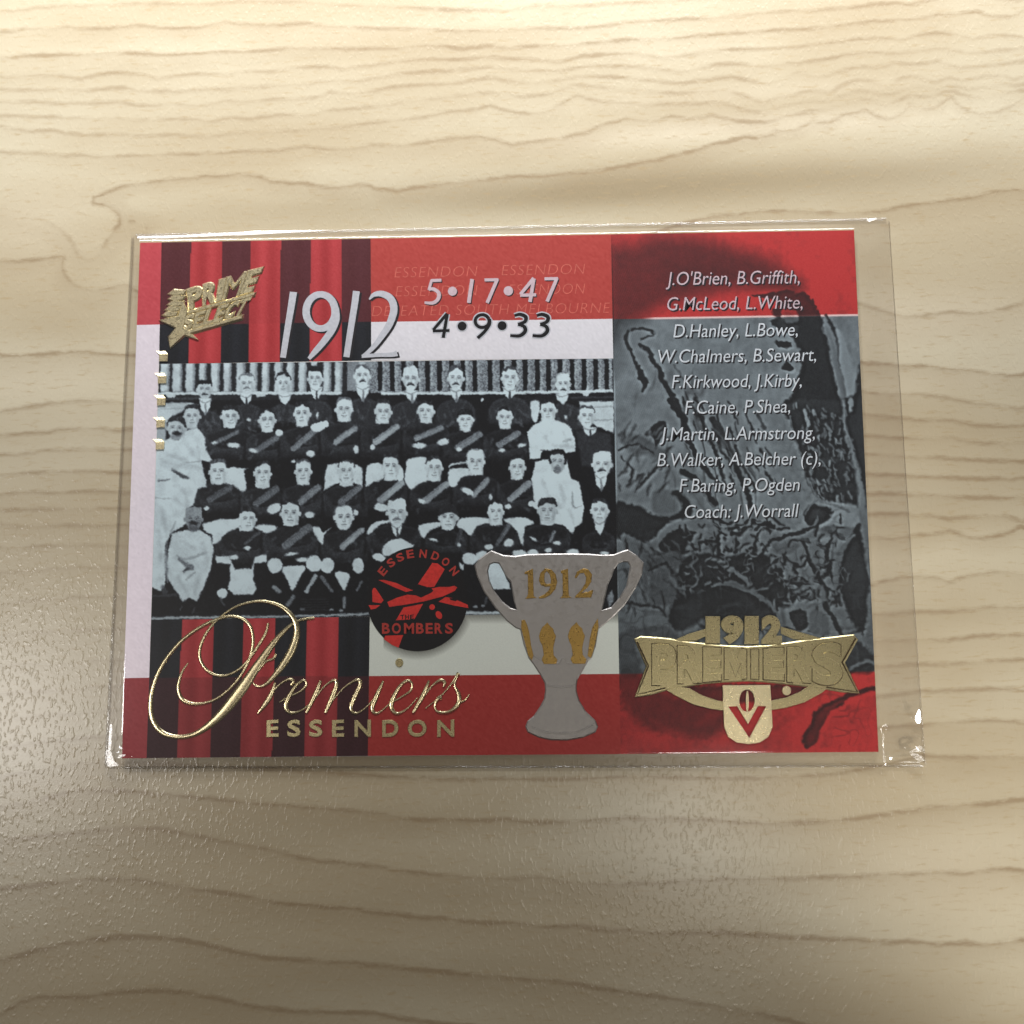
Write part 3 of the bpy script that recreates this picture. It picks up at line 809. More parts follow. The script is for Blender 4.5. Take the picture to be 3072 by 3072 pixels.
# ---- forty heads
def head(c, x, y, rx, ry, hair=0.10, top=0.42, mous=0, bald=0, look=0.0, tone=0.90, ears=1, cut=0.0, beard=0):
    x0, y0, s = CROP[c]
    px = lambda q: (q[0], q[1])
    jr = np.random.default_rng(int(x * 7 + y * 13) % 9973)
    J_ = lambda k=.05: jr.normal(0, k)
    side = 1 if jr.random() < .6 else -1
    if not bald:
        P(c, [(x - rx * (.97 + J_(.03)), y - ry * .30), (x - rx * .98, y - ry * (.66 + J_())), (x - rx * (.66 + J_()), y - ry * (.98 + J_())), (x + side * rx * .15, y - ry * (1.06 + J_())), (x + rx * (.66 + J_()), y - ry * (.97 + J_())), (x + rx * .98, y - ry * (.62 + J_())), (x + rx * .96, y - ry * .28)], hair, 2, 1, 3)
        for q in range(5):
            u = jr.uniform(-.8, .8)
            Ln(c, [(x + rx * u, y - ry * jr.uniform(.85, 1.05)), (x + rx * (u + jr.uniform(-.3, .3)), y - ry * jr.uniform(.6, .8))], rx * .12, hair + jr.uniform(.05, .3), 3, .6)
    if ears:
        E_(c, x - rx * 1.02, y + ry * .06, rx * .17, ry * .19, tone * .92, 1.6)
        E_(c, x + rx * 1.02, y + ry * .06, rx * .17, ry * .19, tone * .92, 1.6)
    hl = y - ry * (min(top + .13, .84) if not bald else 1.0)
    P(c, [(x - rx * .88, hl + ry * (.12 + J_(.06))), (x - rx * .45, hl - ry * (.02 + J_(.05))), (x - side * rx * .1, hl - ry * (.10 + J_(.05))), (x + rx * .45, hl - ry * (.04 + J_(.05))), (x + rx * .88, hl + ry * (.12 + J_(.06))), (x + rx * .97, y + ry * .05), (x + rx * .80, y + ry * .55), (x + rx * .42, y + ry * .95), (x, y + ry * 1.04), (x - rx * .42, y + ry * .95), (x - rx * .80, y + ry * .55), (x - rx * .97, y + ry * .05)], tone, 2, 1, 3)
    d = look * rx * .22
    ey = y - ry * .06
    for sgn in (-1, 1):
        ex = x + d + sgn * rx * .40
        Ln(c, [(ex - rx * .22, ey - ry * .13), (ex, ey - ry * .17), (ex + rx * .22, ey - ry * .12)], ry * .07, .38, 1.6, .8)
        E_(c, ex, ey, rx * .20, ry * .075, .30, 1.6, .85)
        E_(c, ex, ey + ry * .11, rx * .24, ry * .06, tone * .78, 2.5, .6)
    Ln(c, [(x + d * 1.5 + rx * .06, ey), (x + d * 1.7 + rx * .12, y + ry * .30)], rx * .10, tone * .72, 2.2, .7)
    Ln(c, [(x + d * 1.5 - rx * .14, y + ry * .33), (x + d * 1.5 + rx * .16, y + ry * .33)], ry * .07, tone * .52, 1.8, .8)
    if mous:
        P(c, [(x + d - rx * .48, y + ry * .58), (x + d - rx * .2, y + ry * .40), (x + d + rx * .2, y + ry * .40), (x + d + rx * .48, y + ry * .58), (x + d + rx * .2, y + ry * .56), (x + d - rx * .2, y + ry * .56)], .10 if mous == 1 else .45, 1.8, .95, 2)
    else:
        Ln(c, [(x + d - rx * .28, y + ry * .56), (x + d, y + ry * .58), (x + d + rx * .28, y + ry * .56)], ry * .07, .42, 1.7, .8)
    Ln(c, [(x + d - rx * .2, y + ry * .72), (x + d + rx * .2, y + ry * .72)], ry * .07, tone * .78, 2.2, .6)
    if beard:
        E_(c, x + d, y + ry * .72, rx * .58, ry * .34, beard, 3, .8)
    E_(c, x + rx * .72, y + ry * .3, rx * .20, ry * .45, tone * .72, 4, .5)
    E_(c, x - rx * .75, y + ry * .35, rx * .14, ry * .4, tone * .78, 4, .4)

def neck(c, x, y, w_, h, tone=.86):
    P(c, [(x - w_, y), (x + w_, y), (x + w_ * .95, y + h), (x, y + h * 1.15), (x - w_ * .95, y + h)], tone, 2.2, 1)
    Ln(c, [(x - w_ * .8, y + h * .18), (x, y + h * .42), (x + w_ * .8, y + h * .18)], h * .25, tone * .45, 2.5, .8)
def shirt(c, x, y, w_, h, tie=1):
    P(c, [(x - w_, y - h * .1), (x + w_, y - h * .1), (x + w_ * .8, y + h * .5), (x + w_ * .1, y + h), (x - w_ * .7, y + h * .55)], .93, 2.2, 1)
    Ln(c, [(x - w_ * .9, y), (x, y + h * .22), (x + w_ * .9, y)], 8, .40, 2.5, .7)
    if tie:
        Ln(c, [(x + 4, y + h * .3), (x + 6, y + h * .95)], (12, 22), .12 if tie == 1 else .5, 2, .9, 0)

# row against the fence
shirt('F', 482, 385, 52, 125, 2); head('F', 480, 300, 60, 80, .06, .45, 1, tone=.84)
shirt('F', 822, 345, 52, 85); head('F', 830, 250, 62, 82, .45, .62, 2, tone=.86)
shirt('F', 1145, 345, 52, 85, 0); head('F', 1130, 248, 60, 86, .08, .55, tone=.85)
shirt('F', 1405, 285, 52, 110); head('F', 1395, 210, 60, 85, .06, .55)
shirt('F', 1788, 275, 56, 120, 2); head('F', 1785, 185, 64, 92, .30, .55, 1)
shirt('G', 340, 290, 48, 90, 2); head('G', 335, 195, 60, 90, .5, .9, 1, 1)
shirt('G', 680, 275, 46, 90, 2); head('G', 680, 190, 58, 90, .25, .55, 1)
shirt('G', 1088, 265, 56, 90); head('G', 1090, 190, 60, 86, .2, .55, look=.3)
shirt('G', 1490, 315, 48, 75, 0); head('G', 1500, 235, 54, 82, .7, .8, 1)
# standing players
neck('F', 375, 560, 46, 60, .8); head('F', 375, 520, 66, 92, .12, .52, tone=.84)
head('F', 245, 620, 74, 96, .12, .42, 1, tone=.80, beard=.50)
E_('F', 255, 662, 34, 17, .10, 3)
neck('F', 685, 560, 50, 55); head('F', 690, 525, 70, 90, .10, .48, look=.5)
neck('F', 1000, 600, 48, 50); head('F', 1000, 552, 66, 95, .08, .48)
neck('F', 1285, 545, 50, 58); head('F', 1287, 500, 66, 98, .08, .50, look=-.2)
neck('F', 1635, 510, 55, 55); head('F', 1635, 465, 68, 98, .40, .66)
neck('F', 1925, 530, 30, 50); head('F', 1950, 470, 55, 90, .1, .5)
neck('G', 130, 485, 42, 48); head('G', 128, 445, 60, 84, .12, .55)
neck('G', 455, 480, 45, 50); head('G', 450, 440, 62, 84, .08, .5, look=-.3)
neck('G', 752, 545, 42, 48); head('G', 755, 508, 58, 78, .06, .36)
neck('G', 1055, 535, 42, 42); head('G', 1055, 488, 56, 80, .06, .52)
P('G', [(1335, 440), (1430, 440), (1445, 540), (1330, 540)], .9, 2); head('G', 1385, 438, 58, 82, .08, .6, look=-.2)
shirt('G', 1700, 570, 55, 70); head('G', 1678, 480, 60, 84, .25, .55, look=.4)
# seated row
neck('H', 590, 250, 62, 55); head('H', 592, 205, 70, 100, .25, .55)
neck('H', 958, 270, 60, 68); head('H', 962, 220, 68, 100, .12, .55)
neck('H', 1295, 250, 55, 62); head('H', 1295, 205, 66, 100, .3, .6)
neck('H', 1655, 260, 60, 65); head('H', 1655, 205, 66, 96, .15, .7)
neck('I', 185, 205, 52, 52); head('I', 185, 150, 62, 98, .12, .52)
neck('I', 510, 215, 54, 45); head('I', 515, 165, 62, 96, .12, .5)
neck('I', 830, 170, 58, 45); head('I', 832, 115, 66, 95, .6, .75)
neck('I', 1145, 205, 46, 45); head('I', 1150, 158, 58, 90, .06, .55)
head('I', 1455, 115, 56, 86, .08, .5, beard=.45, tone=.82)
Ln('I', [(1400, 120), (1395, 60), (1430, 30), (1490, 30), (1515, 70), (1512, 130)], 18, .05, 2)
shirt('I', 1785, 215, 48, 120, 2); head('I', 1795, 135, 72, 92, .5, .95, 1, 1)
# front row
head('H', 390, 600, 72, 96, .30, .9, 1, 1, tone=.62, beard=.34)
E_('H', 390, 632, 40, 18, .10, 4); E_('H', 396, 655, 22, 7, .5, 3)
neck('H', 825, 650, 60, 45); head('H', 835, 600, 72, 96, .10, .45, look=.4)
neck('H', 1195, 600, 62, 52); head('H', 1190, 550, 76, 108, .10, .58, look=-.1)
head('H', 1632, 585, 76, 104, .35, .68, look=.2)
shirt('I', 230, 600, 40, 100); head('I', 230, 505, 74, 98, .6, .95, 2, 1, tone=.88)
neck('I', 615, 580, 48, 50); head('I', 622, 540, 68, 96, .12, .42)
P('I', [(555, 520), (560, 460), (620, 440), (680, 470), (700, 530), (640, 500), (580, 515)], .12, 2, 1, 3)
neck('I', 985, 545, 50, 50); head('I', 985, 500, 60, 90, .06, .6, look=.1)
neck('I', 1378, 550, 55, 45); head('I', 1378, 490, 68, 98, .10, .42, tone=.82)
shirt('I', 1775, 570, 42, 105, 0); head('I', 1778, 488, 66, 90, .12, .55, look=-.2)
P('F', [(425, 225), (530, 218), (545, 250), (415, 256)], .06, 2)
P('F', [(1335, 118), (1450, 112), (1455, 140), (1335, 150)], .06, 2)
P('F', [(1360, 68), (1415, 66), (1412, 100), (1362, 102)], .8, 2)
P('F', [(1760, 70), (1812, 70), (1808, 98), (1765, 98)], .78, 2)

# baseboard line under the feet and the soft left edge
Ln('H', [(0, 1425), (300, 1415), (900, 1412), (1400, 1402), (1830, 1385)], 22, .72, 3.5)
Ln('I', [(760, 1270), (1000, 1265), (1060, 1240)], 26, .80, 3.5)
P('H', [(0, 1438), (1830, 1402), (1830, 1440), (0, 1460)], .12, 3)
def warp(g_, X, Y, step, cell, amp, seed):
    """push the drawing about by a little noise so its edges go ragged like an enlarged old print"""
    dx_ = (value_noise(X, Y, cell, seed) - .5) * 2 * amp / step
    dy_ = (value_noise(X, Y, cell, seed + 1) - .5) * 2 * amp / step
    ny_, nx_ = g_.shape
    jj, ii = np.meshgrid(np.arange(nx_), np.arange(ny_))
    u = np.clip(jj + dx_, 0, nx_ - 1.001); v = np.clip(ii + dy_, 0, ny_ - 1.001)
    u0 = u.astype(int); v0 = v.astype(int); fu = u - u0; fv = v - v0
    return (g_[v0, u0] * (1 - fu) + g_[v0, u0 + 1] * fu) * (1 - fv) + (g_[v0 + 1, u0] * (1 - fu) + g_[v0 + 1, u0 + 1] * fu) * fv
ph.c[..., 0] = warp(warp(ph.c[..., 0], ph.X, ph.Y, 1.6, 14, 1.5, 31), ph.X, ph.Y, 1.6, 4.5, 1.5, 41)
gl = ph.c[..., 0]
gl = gl + (value_noise(ph.X, ph.Y, 22, 51) - .5) * .10 * (gl > .5)
gl = np.clip(.5 + (gl - .47) * 1.16, 0, 1.1)
gl = gl + (n2 - .5) * .05 + (n3 - .5) * .06 * (1 + 3 * np.clip(1 - np.abs(gl - .45) / .35, 0, 1)) + rng.normal(0, .012, gl.shape)
gl = np.clip(gl, 0, 1)
lo, mid_, hi = c255(18, 19, 23), c255(106, 114, 122), c255(212, 230, 237)
tt = gl[..., None]
ph.c = np.where(tt < .5, lo + (mid_ - lo) * tt * 2, mid_ + (hi - mid_) * (tt - .5) * 2)
ph.build('team_photograph', M_PRINT)
# ------------------------------------------------------------------ the grey portrait print on the right
pr = Panel([(1832.6, 703), (2562, 690.5), (2635.6, 2255.7), (1862, 2262.3)], 1.9, 0)
n1 = value_noise(pr.X, pr.Y, 60, 13); n2 = value_noise(pr.X, pr.Y, 14, 14); n3 = value_noise(pr.X, pr.Y, 4, 15)
pr.c[:] = 0.62
pr.c += ((n1 - .5) * .16 + (n2 - .5) * .05)[..., None]
def PP(c, pts, v, blur=6, a=1.0, sm=3):
    pr.poly(T(c, pts), (v,) * 3, blur, a, 'mix', sm)
def PL(c, pts, wd, v, blur=3.5, a=1.0):
    s = CROP[c][2]
    pr.line(T(c, pts), np.asarray(wd, float) * s, (v,) * 3, blur, a, 4)
# dark brush mass arching over the top and running down the right
PP('C', [(1060, 470), (1250, 480), (1330, 560), (1360, 760), (1420, 960), (1470, 1240), (1140, 1240), (1170, 1100), (1230, 900), (1200, 780), (1060, 600), (1090, 540)], .05, 7)
PP('C', [(930, 480), (1040, 465), (1120, 440), (1200, 470), (1100, 520), (1000, 500)], .08, 4)
PP('C', [(1040, 640), (1110, 630), (1150, 680), (1210, 660), (1190, 720), (1110, 700)], .12, 3)
PP('C', [(1070, 760), (1160, 770), (1160, 800), (1090, 800)], .06, 3)
PP('C', [(1105, 930), (1145, 890), (1180, 930)], .06, 3)
PP('C', [(1100, 560), (1190, 570), (1210, 640), (1120, 640)], .45, 6, .7)
PL('C', [(1330, 560), (1400, 780), (1450, 960), (1510, 1200)], (30, 46, 40, 60), .50, 6)
PL('C', [(1370, 600), (1430, 700), (1470, 900), (1510, 1130)], (14, 20, 16, 20), .20, 5)
PP('C', [(1440, 690), (1500, 760), (1540, 920), (1560, 1100), (1520, 1200), (1490, 1050), (1460, 860)], .70, 7)
PP('C', [(1330, 560), (1390, 800), (1440, 1050), (1460, 1240), (1400, 1240), (1340, 900)], .06, 6)
PP('C', [(1520, 1200), (1560, 1080), (1600, 900), (1620, 1240)], .10, 12)
PL('C', [(1240, 490), (1300, 560), (1340, 640)], (60, 50, 30), .06, 6)
# fold lines on the pale cloth, left
PL('C', [(180, 700), (165, 760), (210, 860), (240, 950), (280, 1010), (260, 1060)], (20, 26, 16, 34, 40, 10), .14)
PL('C', [(200, 690), (300, 690), (330, 720)], (10, 16, 8), .16); PL('C', [(250, 740), (330, 730)], (12, 6), .2)
PL('C', [(240, 770), (310, 840), (380, 980), (450, 1100), (510, 1240)], (14, 26, 30, 34, 40), .12)
PL('C', [(520, 1060), (560, 1140), (600, 1240)], (6, 10, 14), .32); PL('C', [(580, 1080), (640, 1200)], (6, 10), .36)
PL('C', [(450, 900), (520, 1010)], (4, 10), .40)
PP('C', [(70, 760), (130, 720), (150, 900), (110, 1000), (75, 1000)], .50, 12, .6)
# continuing below (crop D)
PL('D', [(430, 0), (500, 120), (560, 280), (640, 420), (700, 480)], (34, 34, 30, 30, 16), .07)
PL('D', [(600, 90), (690, 260), (740, 420), (760, 480)], (18, 26, 20, 10), .14)
PL('D', [(690, 120), (780, 290), (850, 460), (920, 640)], (40, 40, 34, 30), .16)
PL('D', [(820, 280), (880, 420), (940, 520)], (20, 24, 12), .25)
PL('D', [(960, 90), (1010, 180)], (20, 20), .38); PL('D', [(880, 60), (910, 140)], (10, 14), .34)
PP('D', [(270, 210), (330, 150), (390, 130), (410, 180), (370, 230), (340, 280), (320, 220)], .08, 4)
PP('D', [(110, 210), (250, 220), (330, 260), (420, 330), (380, 380), (300, 340), (220, 330), (160, 300)], .30, 10, .7)
PL('D', [(110, 300), (220, 270), (330, 330)], (8, 12, 8), .16); PL('D', [(220, 540), (290, 480), (360, 400)], (8, 18, 20), .16); PL('D', [(130, 340), (200, 420), (170, 500)], (6, 10, 6), .25)
PP('D', [(400, 400), (500, 470), (470, 530), (400, 520)], .55, 6)
PP('D', [(330, 560), (420, 540), (470, 640), (460, 700), (380, 720), (320, 660)], .46, 8)
PP('D', [(90, 640), (230, 650), (330, 700), (430, 720), (500, 650), (430, 560), (480, 560), (560, 640), (540, 720), (440, 740), (340, 830), (270, 880), (180, 840), (100, 850)], .08, 7)
PL('D', [(500, 440), (600, 500), (700, 640)], (34, 40, 30), .10); PL('D', [(560, 560), (620, 640), (700, 700)], (8, 14, 8), .5); PL('D', [(620, 560), (720, 680)], (8, 10), .45)
PP('D', [(1130, 0), (1430, 0), (1640, 10), (1640, 640), (1560, 640), (1440, 620), (1330, 600), (1260, 480), (1230, 330), (1180, 200), (1140, 90)], .12, 7)
PL('D', [(1480, 0), (1500, 180), (1560, 400), (1600, 640), (1620, 900), (1660, 1240)], (20, 22, 30, 50, 70, 70), .52, 7)
PL('D', [(1530, 0), (1525, 70)], (40, 20), .6, 5)
rr = np.random.default_rng(5)
for k in range(120):                               # broken white flecks in the dark
    y = rr.uniform(20, 600); x = 1180 + y * .22 + rr.uniform(0, 320 - y * .12)
    L = rr.uniform(12, 46); an = rr.normal(1.2, .35)
    PL('D', [(x, y), (x + math.cos(an) * L, y + math.sin(an) * L)], rr.uniform(6, 16), rr.uniform(.34, .6), 3, .8)
PL('D', [(1250, 60), (1275, 150)], (24, 24), .62); PL('D', [(1150, 100), (1180, 200), (1230, 330)], (10, 8, 10), .45)
PL('D', [(1270, 480), (1330, 600), (1420, 640), (1530, 680)], (12, 18, 20, 12), .50)
# lace / brooch and lower drapery
PP('D', [(270, 890), (340, 830), (440, 745), (620, 735), (740, 760), (760, 840), (640, 800), (520, 800), (420, 810), (360, 880), (350, 960)], .56, 6)
PP('D', [(360, 870), (440, 800), (540, 800), (560, 870), (500, 940), (400, 940)], .07, 5)
PP('D', [(520, 900), (600, 830), (680, 840), (650, 920), (560, 960)], .55, 5); PL('D', [(560, 920), (640, 860)], 10, .3)
for k in range(90):
    x = rr.uniform(640, 1060); y = rr.uniform(740, 960)
    L = rr.uniform(20, 70); an = rr.uniform(0, 3.14)
    PL('D', [(x, y), (x + math.cos(an) * L * .6, y + math.sin(an) * L * .4 + 6), (x + math.cos(an) * L, y + math.sin(an) * L)], rr.uniform(10, 22), rr.choice([.06, .1, .5, .62]), 3, .9)
PP('D', [(500, 980), (640, 930), (760, 960), (900, 930), (1040, 960), (1120, 1100), (1150, 1260), (480, 1260), (470, 1120)], .07, 7)
PL('D', [(680, 960), (790, 1020), (900, 1110), (1010, 1240)], (16, 34, 26, 24), .55, 4); PL('D', [(700, 1130), (820, 1120), (940, 1200)], (16, 22, 14), .45, 4)
for x, y in ((545, 1005), (590, 1080), (640, 1130), (600, 1190), (760, 985), (870, 1055), (1010, 1100), (560, 1140), (850, 1240)):
    PL('D', [(x, y), (x + 30, y - 16)], 16, .42, 3)
PP('D', [(120, 840), (170, 820), (330, 920), (350, 980), (260, 990), (160, 920)], .50, 6)
PP('D', [(260, 1040), (350, 960), (470, 930), (520, 980), (440, 1080), (480, 1240), (300, 1240)], .42, 9); PL('D', [(300, 1040), (400, 1000), (440, 1060)], (10, 20, 16), .12); PL('D', [(300, 1080), (290, 1240)], (14, 24), .6, 6)
PP('D', [(1050, 850), (1240, 810), (1390, 770), (1560, 780), (1560, 840), (1440, 830), (1300, 850), (1230, 880), (1120, 950)], .50, 5)
PL('D', [(1050, 860), (1200, 810), (1330, 770)], (16, 24, 18), .07); PL('D', [(900, 740), (1060, 780)], (20, 36), .08); PL('D', [(920, 730), (880, 860), (960, 870), (970, 940)], (20, 30, 24, 20), .56)
PP('D', [(1300, 640), (1400, 670), (1380, 740), (1290, 780), (1250, 700)], .08, 5); PL('D', [(1260, 700), (1290, 640), (1330, 610)], 12, .5)
PL('D', [(1240, 850), (1290, 990), (1360, 1130), (1390, 1220)], (18, 28, 34, 40), .08)
PP('D', [(1270, 900), (1330, 850), (1370, 980), (1410, 1100), (1380, 1130), (1310, 1010)], .56, 5)
PL('D', [(1400, 850), (1380, 960), (1430, 1120)], (14, 30, 20), .1); PL('D', [(1440, 830), (1410, 940), (1440, 1100)], (24, 16, 12), .5)
PP('D', [(1530, 830), (1580, 760), (1610, 900), (1640, 1100), (1640, 1260), (1480, 1260), (1450, 1130), (1470, 960)], .09, 6)
PL('D', [(1550, 830), (1470, 930), (1430, 1060), (1440, 1180), (1490, 1260)], (26, 30, 30, 26, 30), .54, 5)
for k in range(70):
    y = rr.uniform(960, 1240); x = 1040 + (y - 950) * .4 + rr.uniform(-30, 170)
    an = rr.normal(1.0, .5); L = rr.uniform(20, 60)
    PL('D', [(x, y), (x + math.cos(an) * L, y + math.sin(an) * L)], rr.uniform(8, 18), rr.choice([.08, .5, .58]), 3, .85)
# many small folds: long ones down the gown, hooked ones in the lace, slanting ones on the sleeve
for k in range(46):
    x, y = rr.uniform(450, 960), rr.uniform(-20, 500)
    x += y * .42 - 60
    L = rr.uniform(50, 150); an = rr.normal(1.12, .10); wd_ = rr.uniform(8, 26)
    q = [(x, y), (x + math.cos(an) * L * .5 + rr.normal(0, 5), y + math.sin(an) * L * .5), (x + math.cos(an) * L, y + math.sin(an) * L)]
    PL('D', q, (wd_ * .4, wd_, wd_ * .3), rr.choice([.06, .12, .2]), 4, .8)
    PL('D', [(u + wd_ * .7, v) for u, v in q], (3, 9, 3), rr.uniform(.5, .66), 4, .6)
for k in range(150):
    x, y = rr.uniform(470, 1480), rr.uniform(730, 1230)
    L = rr.uniform(30, 110); an = rr.uniform(0, 6.28); cv = rr.normal(0, .9); wd_ = rr.uniform(9, 24)
    q = [(x, y), (x + math.cos(an) * L * .5, y + math.sin(an) * L * .5), (x + math.cos(an) * L * .5 + math.cos(an + cv) * L * .5, y + math.sin(an) * L * .5 + math.sin(an + cv) * L * .5)]
    PL('D', [(u + wd_ * .6, v + wd_ * .5) for u, v in q], (wd_ * .6, wd_, wd_ * .5), .05, 4, .85)
    if rr.random() < .62:
        PL('D', q, (wd_ * .3, wd_ * .7, wd_ * .3), rr.uniform(.36, .62), 3, .85)
for k in range(46):
    x, y = rr.uniform(100, 430), rr.uniform(200, 620)
    L = rr.uniform(40, 120); an = rr.normal(-.85, .25); wd_ = rr.uniform(6, 22)
    q = [(x, y), (x + math.cos(an) * L * .5, y + math.sin(an) * L * .5 - 5), (x + math.cos(an) * L, y + math.sin(an) * L)]
    PL('D', q, (wd_ * .4, wd_, wd_ * .3), rr.choice([.10, .2, .3, .55, .6]), 6, .65)
for k in range(40):
    x, y = rr.uniform(110, 480), rr.uniform(850, 1240)
    L = rr.uniform(40, 140); an = rr.normal(.9, .5); wd_ = rr.uniform(8, 26)
    PL('D', [(x, y), (x + math.cos(an) * L * .5 + 8, y + math.sin(an) * L * .5), (x + math.cos(an) * L, y + math.sin(an) * L)], (wd_ * .4, wd_, wd_ * .3), rr.choice([.08, .12, .2, .5, .55]), 5, .7)
# bottom (crop E)
for k in range(60):
    x, y = rr.uniform(420, 1560), rr.uniform(10, 300)
    L = rr.uniform(30, 120); an = rr.normal(.9, .8); wd_ = rr.uniform(8, 22)
    PL('E', [(x, y), (x + math.cos(an) * L * .5 + 6, y + math.sin(an) * L * .5), (x + math.cos(an) * L, y + math.sin(an) * L)], (wd_ * .4, wd_, wd_ * .3), rr.choice([.06, .1, .14, .45, .55]), 4, .75)
PP('E', [(110, 300), (330, 250), (450, 290), (420, 330), (210, 330), (240, 520), (120, 530)], .40, 9)
PL('E', [(120, 120), (300, 130), (390, 200)], (10, 18, 8), .2, 5); PL('E', [(280, 20), (300, 120)], (14, 24), .5, 6)
PP('E', [(430, 100), (700, 40), (900, 60), (1030, 190), (900, 260), (640, 200), (520, 260), (420, 260)], .07, 9)
PL('E', [(640, 20), (790, 10), (930, 80), (1050, 200)], (10, 24, 26, 14), .48, 4)
PP('E', [(1100, 160), (1190, 170), (1210, 250), (1150, 280)], .10, 4); PP('E', [(1210, 180), (1290, 160), (1340, 290), (1230, 290)], .48, 5)
PL('E', [(1280, 20), (1330, 160), (1410, 290), (1500, 380), (1600, 470)], (24, 30, 40, 36, 36), .50, 5)
PL('E', [(1310, 120), (1400, 290)], (26, 24), .12, 4)
PP('E', [(1400, 0), (1560, 0), (1560, 100), (1520, 300), (1440, 160)], .08, 7); PL('E', [(1590, 0), (1570, 200), (1590, 420)], (50, 50, 40), .50, 8)
PP('E', [(1380, 320), (1500, 340), (1600, 430), (1610, 500), (1440, 520)], .16, 8); PL('E', [(1450, 500), (1540, 450), (1600, 470)], (16, 22, 14), .45, 4)
# lower red zone shapes
PP('E', [(110, 520), (260, 520), (400, 640), (720, 700), (720, 860), (560, 900), (430, 860), (300, 860), (180, 760), (110, 640)], .18, 26, .8)
PP('E', [(480, 600), (700, 590), (1190, 600), (1100, 680), (720, 690), (600, 660)], .12, 10, .8)
PP('E', [(1190, 960), (1180, 880), (1230, 820), (1240, 740), (1330, 680), (1480, 630), (1600, 590), (1620, 610), (1480, 660), (1350, 740), (1290, 830), (1240, 940)], .10, 6, .9)
PL('E', [(300, 800), (420, 870), (440, 900)], (30, 40, 20), .4, 8, .5); PL('E', [(560, 820), (700, 740)], (30, 50), .38, 12, .5)
pr.c[..., 0] = warp(warp(pr.c[..., 0], pr.X, pr.Y, 1.9, 30, 4.5, 61), pr.X, pr.Y, 1.9, 8, 2.6, 71)
PP('C', [(40, 230), (200, 170), (350, 120), (600, 130), (820, 180), (1010, 250), (1150, 350), (1240, 440), (1200, 480), (1080, 450), (900, 425), (700, 440), (560, 490), (430, 540), (330, 590), (240, 640), (150, 690), (60, 740)], .10, 46, .85)
PP('C', [(400, 300), (800, 290), (1100, 380), (1180, 450), (900, 425), (560, 480)], .05, 60, .6)
def ridge(cell, seed, ax=1.0, ay=1.0):
    wx = pr.X + 18 * (value_noise(pr.X, pr.Y, 40, seed + 5) - .5); wy = pr.Y + 18 * (value_noise(pr.X, pr.Y, 40, seed + 6) - .5)
    q = 1 - np.abs(2 * value_noise(wx * ax, wy * ay, cell, seed) - 1)
    return np.clip((q - .72) / .24, 0, 1)
low = np.clip((pr.Y - 1540) / 120, 0, 1) * np.clip((2010 - pr.Y) / 60 + 1, 0.25, 1)
band = np.clip(1 - np.abs(pr.X - (2440 + (pr.Y - 1300) * .10)) / 120, 0, 1) * np.clip((pr.Y - 1150) / 150, 0, 1)
folds = np.clip(1 - np.abs(pr.X - (2080 + (pr.Y - 1250) * .35)) / 190, 0, 1) * np.clip((pr.Y - 1080) / 100, 0, 1) * np.clip((1620 - pr.Y) / 120, 0, 1)
leftm = np.clip(1 - (pr.X - 1850) / 230, 0, 1) * np.clip((pr.Y - 1300) / 120, 0, 1)
tex = np.maximum(np.maximum(low * .45, band * .6), leftm * .2)
g0 = pr.c[..., 0]
patch = np.clip((value_noise(pr.X, pr.Y, 95, 101) - .42) * 5, 0, 1)
g0 = g0 * (1 - .42 * tex * patch * ridge(58, 81, .8, 1.0)) + .20 * tex * (1 - patch * .4) * ridge(52, 91, 1.0, .7) * (1 - g0)
g0 = g0 * (1 - .30 * tex * (1 - patch) * ridge(20, 95)) + .08 * tex * patch * ridge(18, 97)
g0 = g0 * (1 - .26 * low)
g0 = g0 * (1 - .35 * folds * ridge(30, 99, 1.0, .22))
def blur(a, r_):
    for ax in (0, 1):
        p_ = np.pad(a, [(r_ + 1, r_) if k == ax else (0, 0) for k in (0, 1)], 'edge')
        cs = np.cumsum(p_, ax)
        n_ = a.shape[ax]
        a = (np.take(cs, range(2 * r_ + 1, 2 * r_ + 1 + n_), ax) - np.take(cs, range(0, n_), ax)) / (2 * r_ + 1)
    return a
g0 = g0 + 1.0 * (g0 - blur(g0, 7)) + .5 * (blur(g0, 1) - np.roll(np.roll(blur(g0, 1), 3, 0), 3, 1))
pr.c[..., 0] = np.clip(.5 + (g0 - .47) * 1.05, 0, 1)
gl = np.clip(pr.c[..., 0] + (n3 - .5) * .05 + (n2 - .5) * .04, 0, 1)
hx = 0.5 + 0.5 * np.sin(pr.X * .95 + pr.Y * .42)
gl = np.clip(gl + (hx - .5) * .10 * np.clip(1 - (pr.X - 1840) / 260, 0, 1), 0, 1)
tt = gl[..., None]
ga, gb = c255(30, 32, 35), c255(130, 142, 149)
pr.c = ga + (gb - ga) * tt * 1.18
ra, rb = c255(62, 30, 32), c255(184, 54, 54)
top = pr.Y < 957 + (pr.X - 1834) / 740.0 * -12
ra2, rb2 = c255(56, 24, 26), c255(180, 50, 50)
redt = ra + (rb - ra) * np.clip(tt * 1.55, 0, 1)
redb = ra2 + (rb2 - ra2) * np.clip(tt * 1.5, 0, 1)
ylow = 2022 - (pr.X - 1857) / 774 * 8
b0 = np.clip((pr.Y - ylow) / 5 + .5, 0, 1)[..., None]
pr.c = np.where(top[..., None], redt, pr.c * (1 - b0) + redb * b0)
ed = np.abs(pr.Y - (957 - (pr.X - 1834) / 740.0 * 12))
aa = np.clip(1.4 - ed / 3.0, 0, 1)[..., None] * np.clip((pr.X - 1925) / 40, 0, 1)[..., None] * np.clip(tt * 2.2, .15, 1)
pr.c = pr.c * (1 - aa) + c255(236, 208, 206) * aa
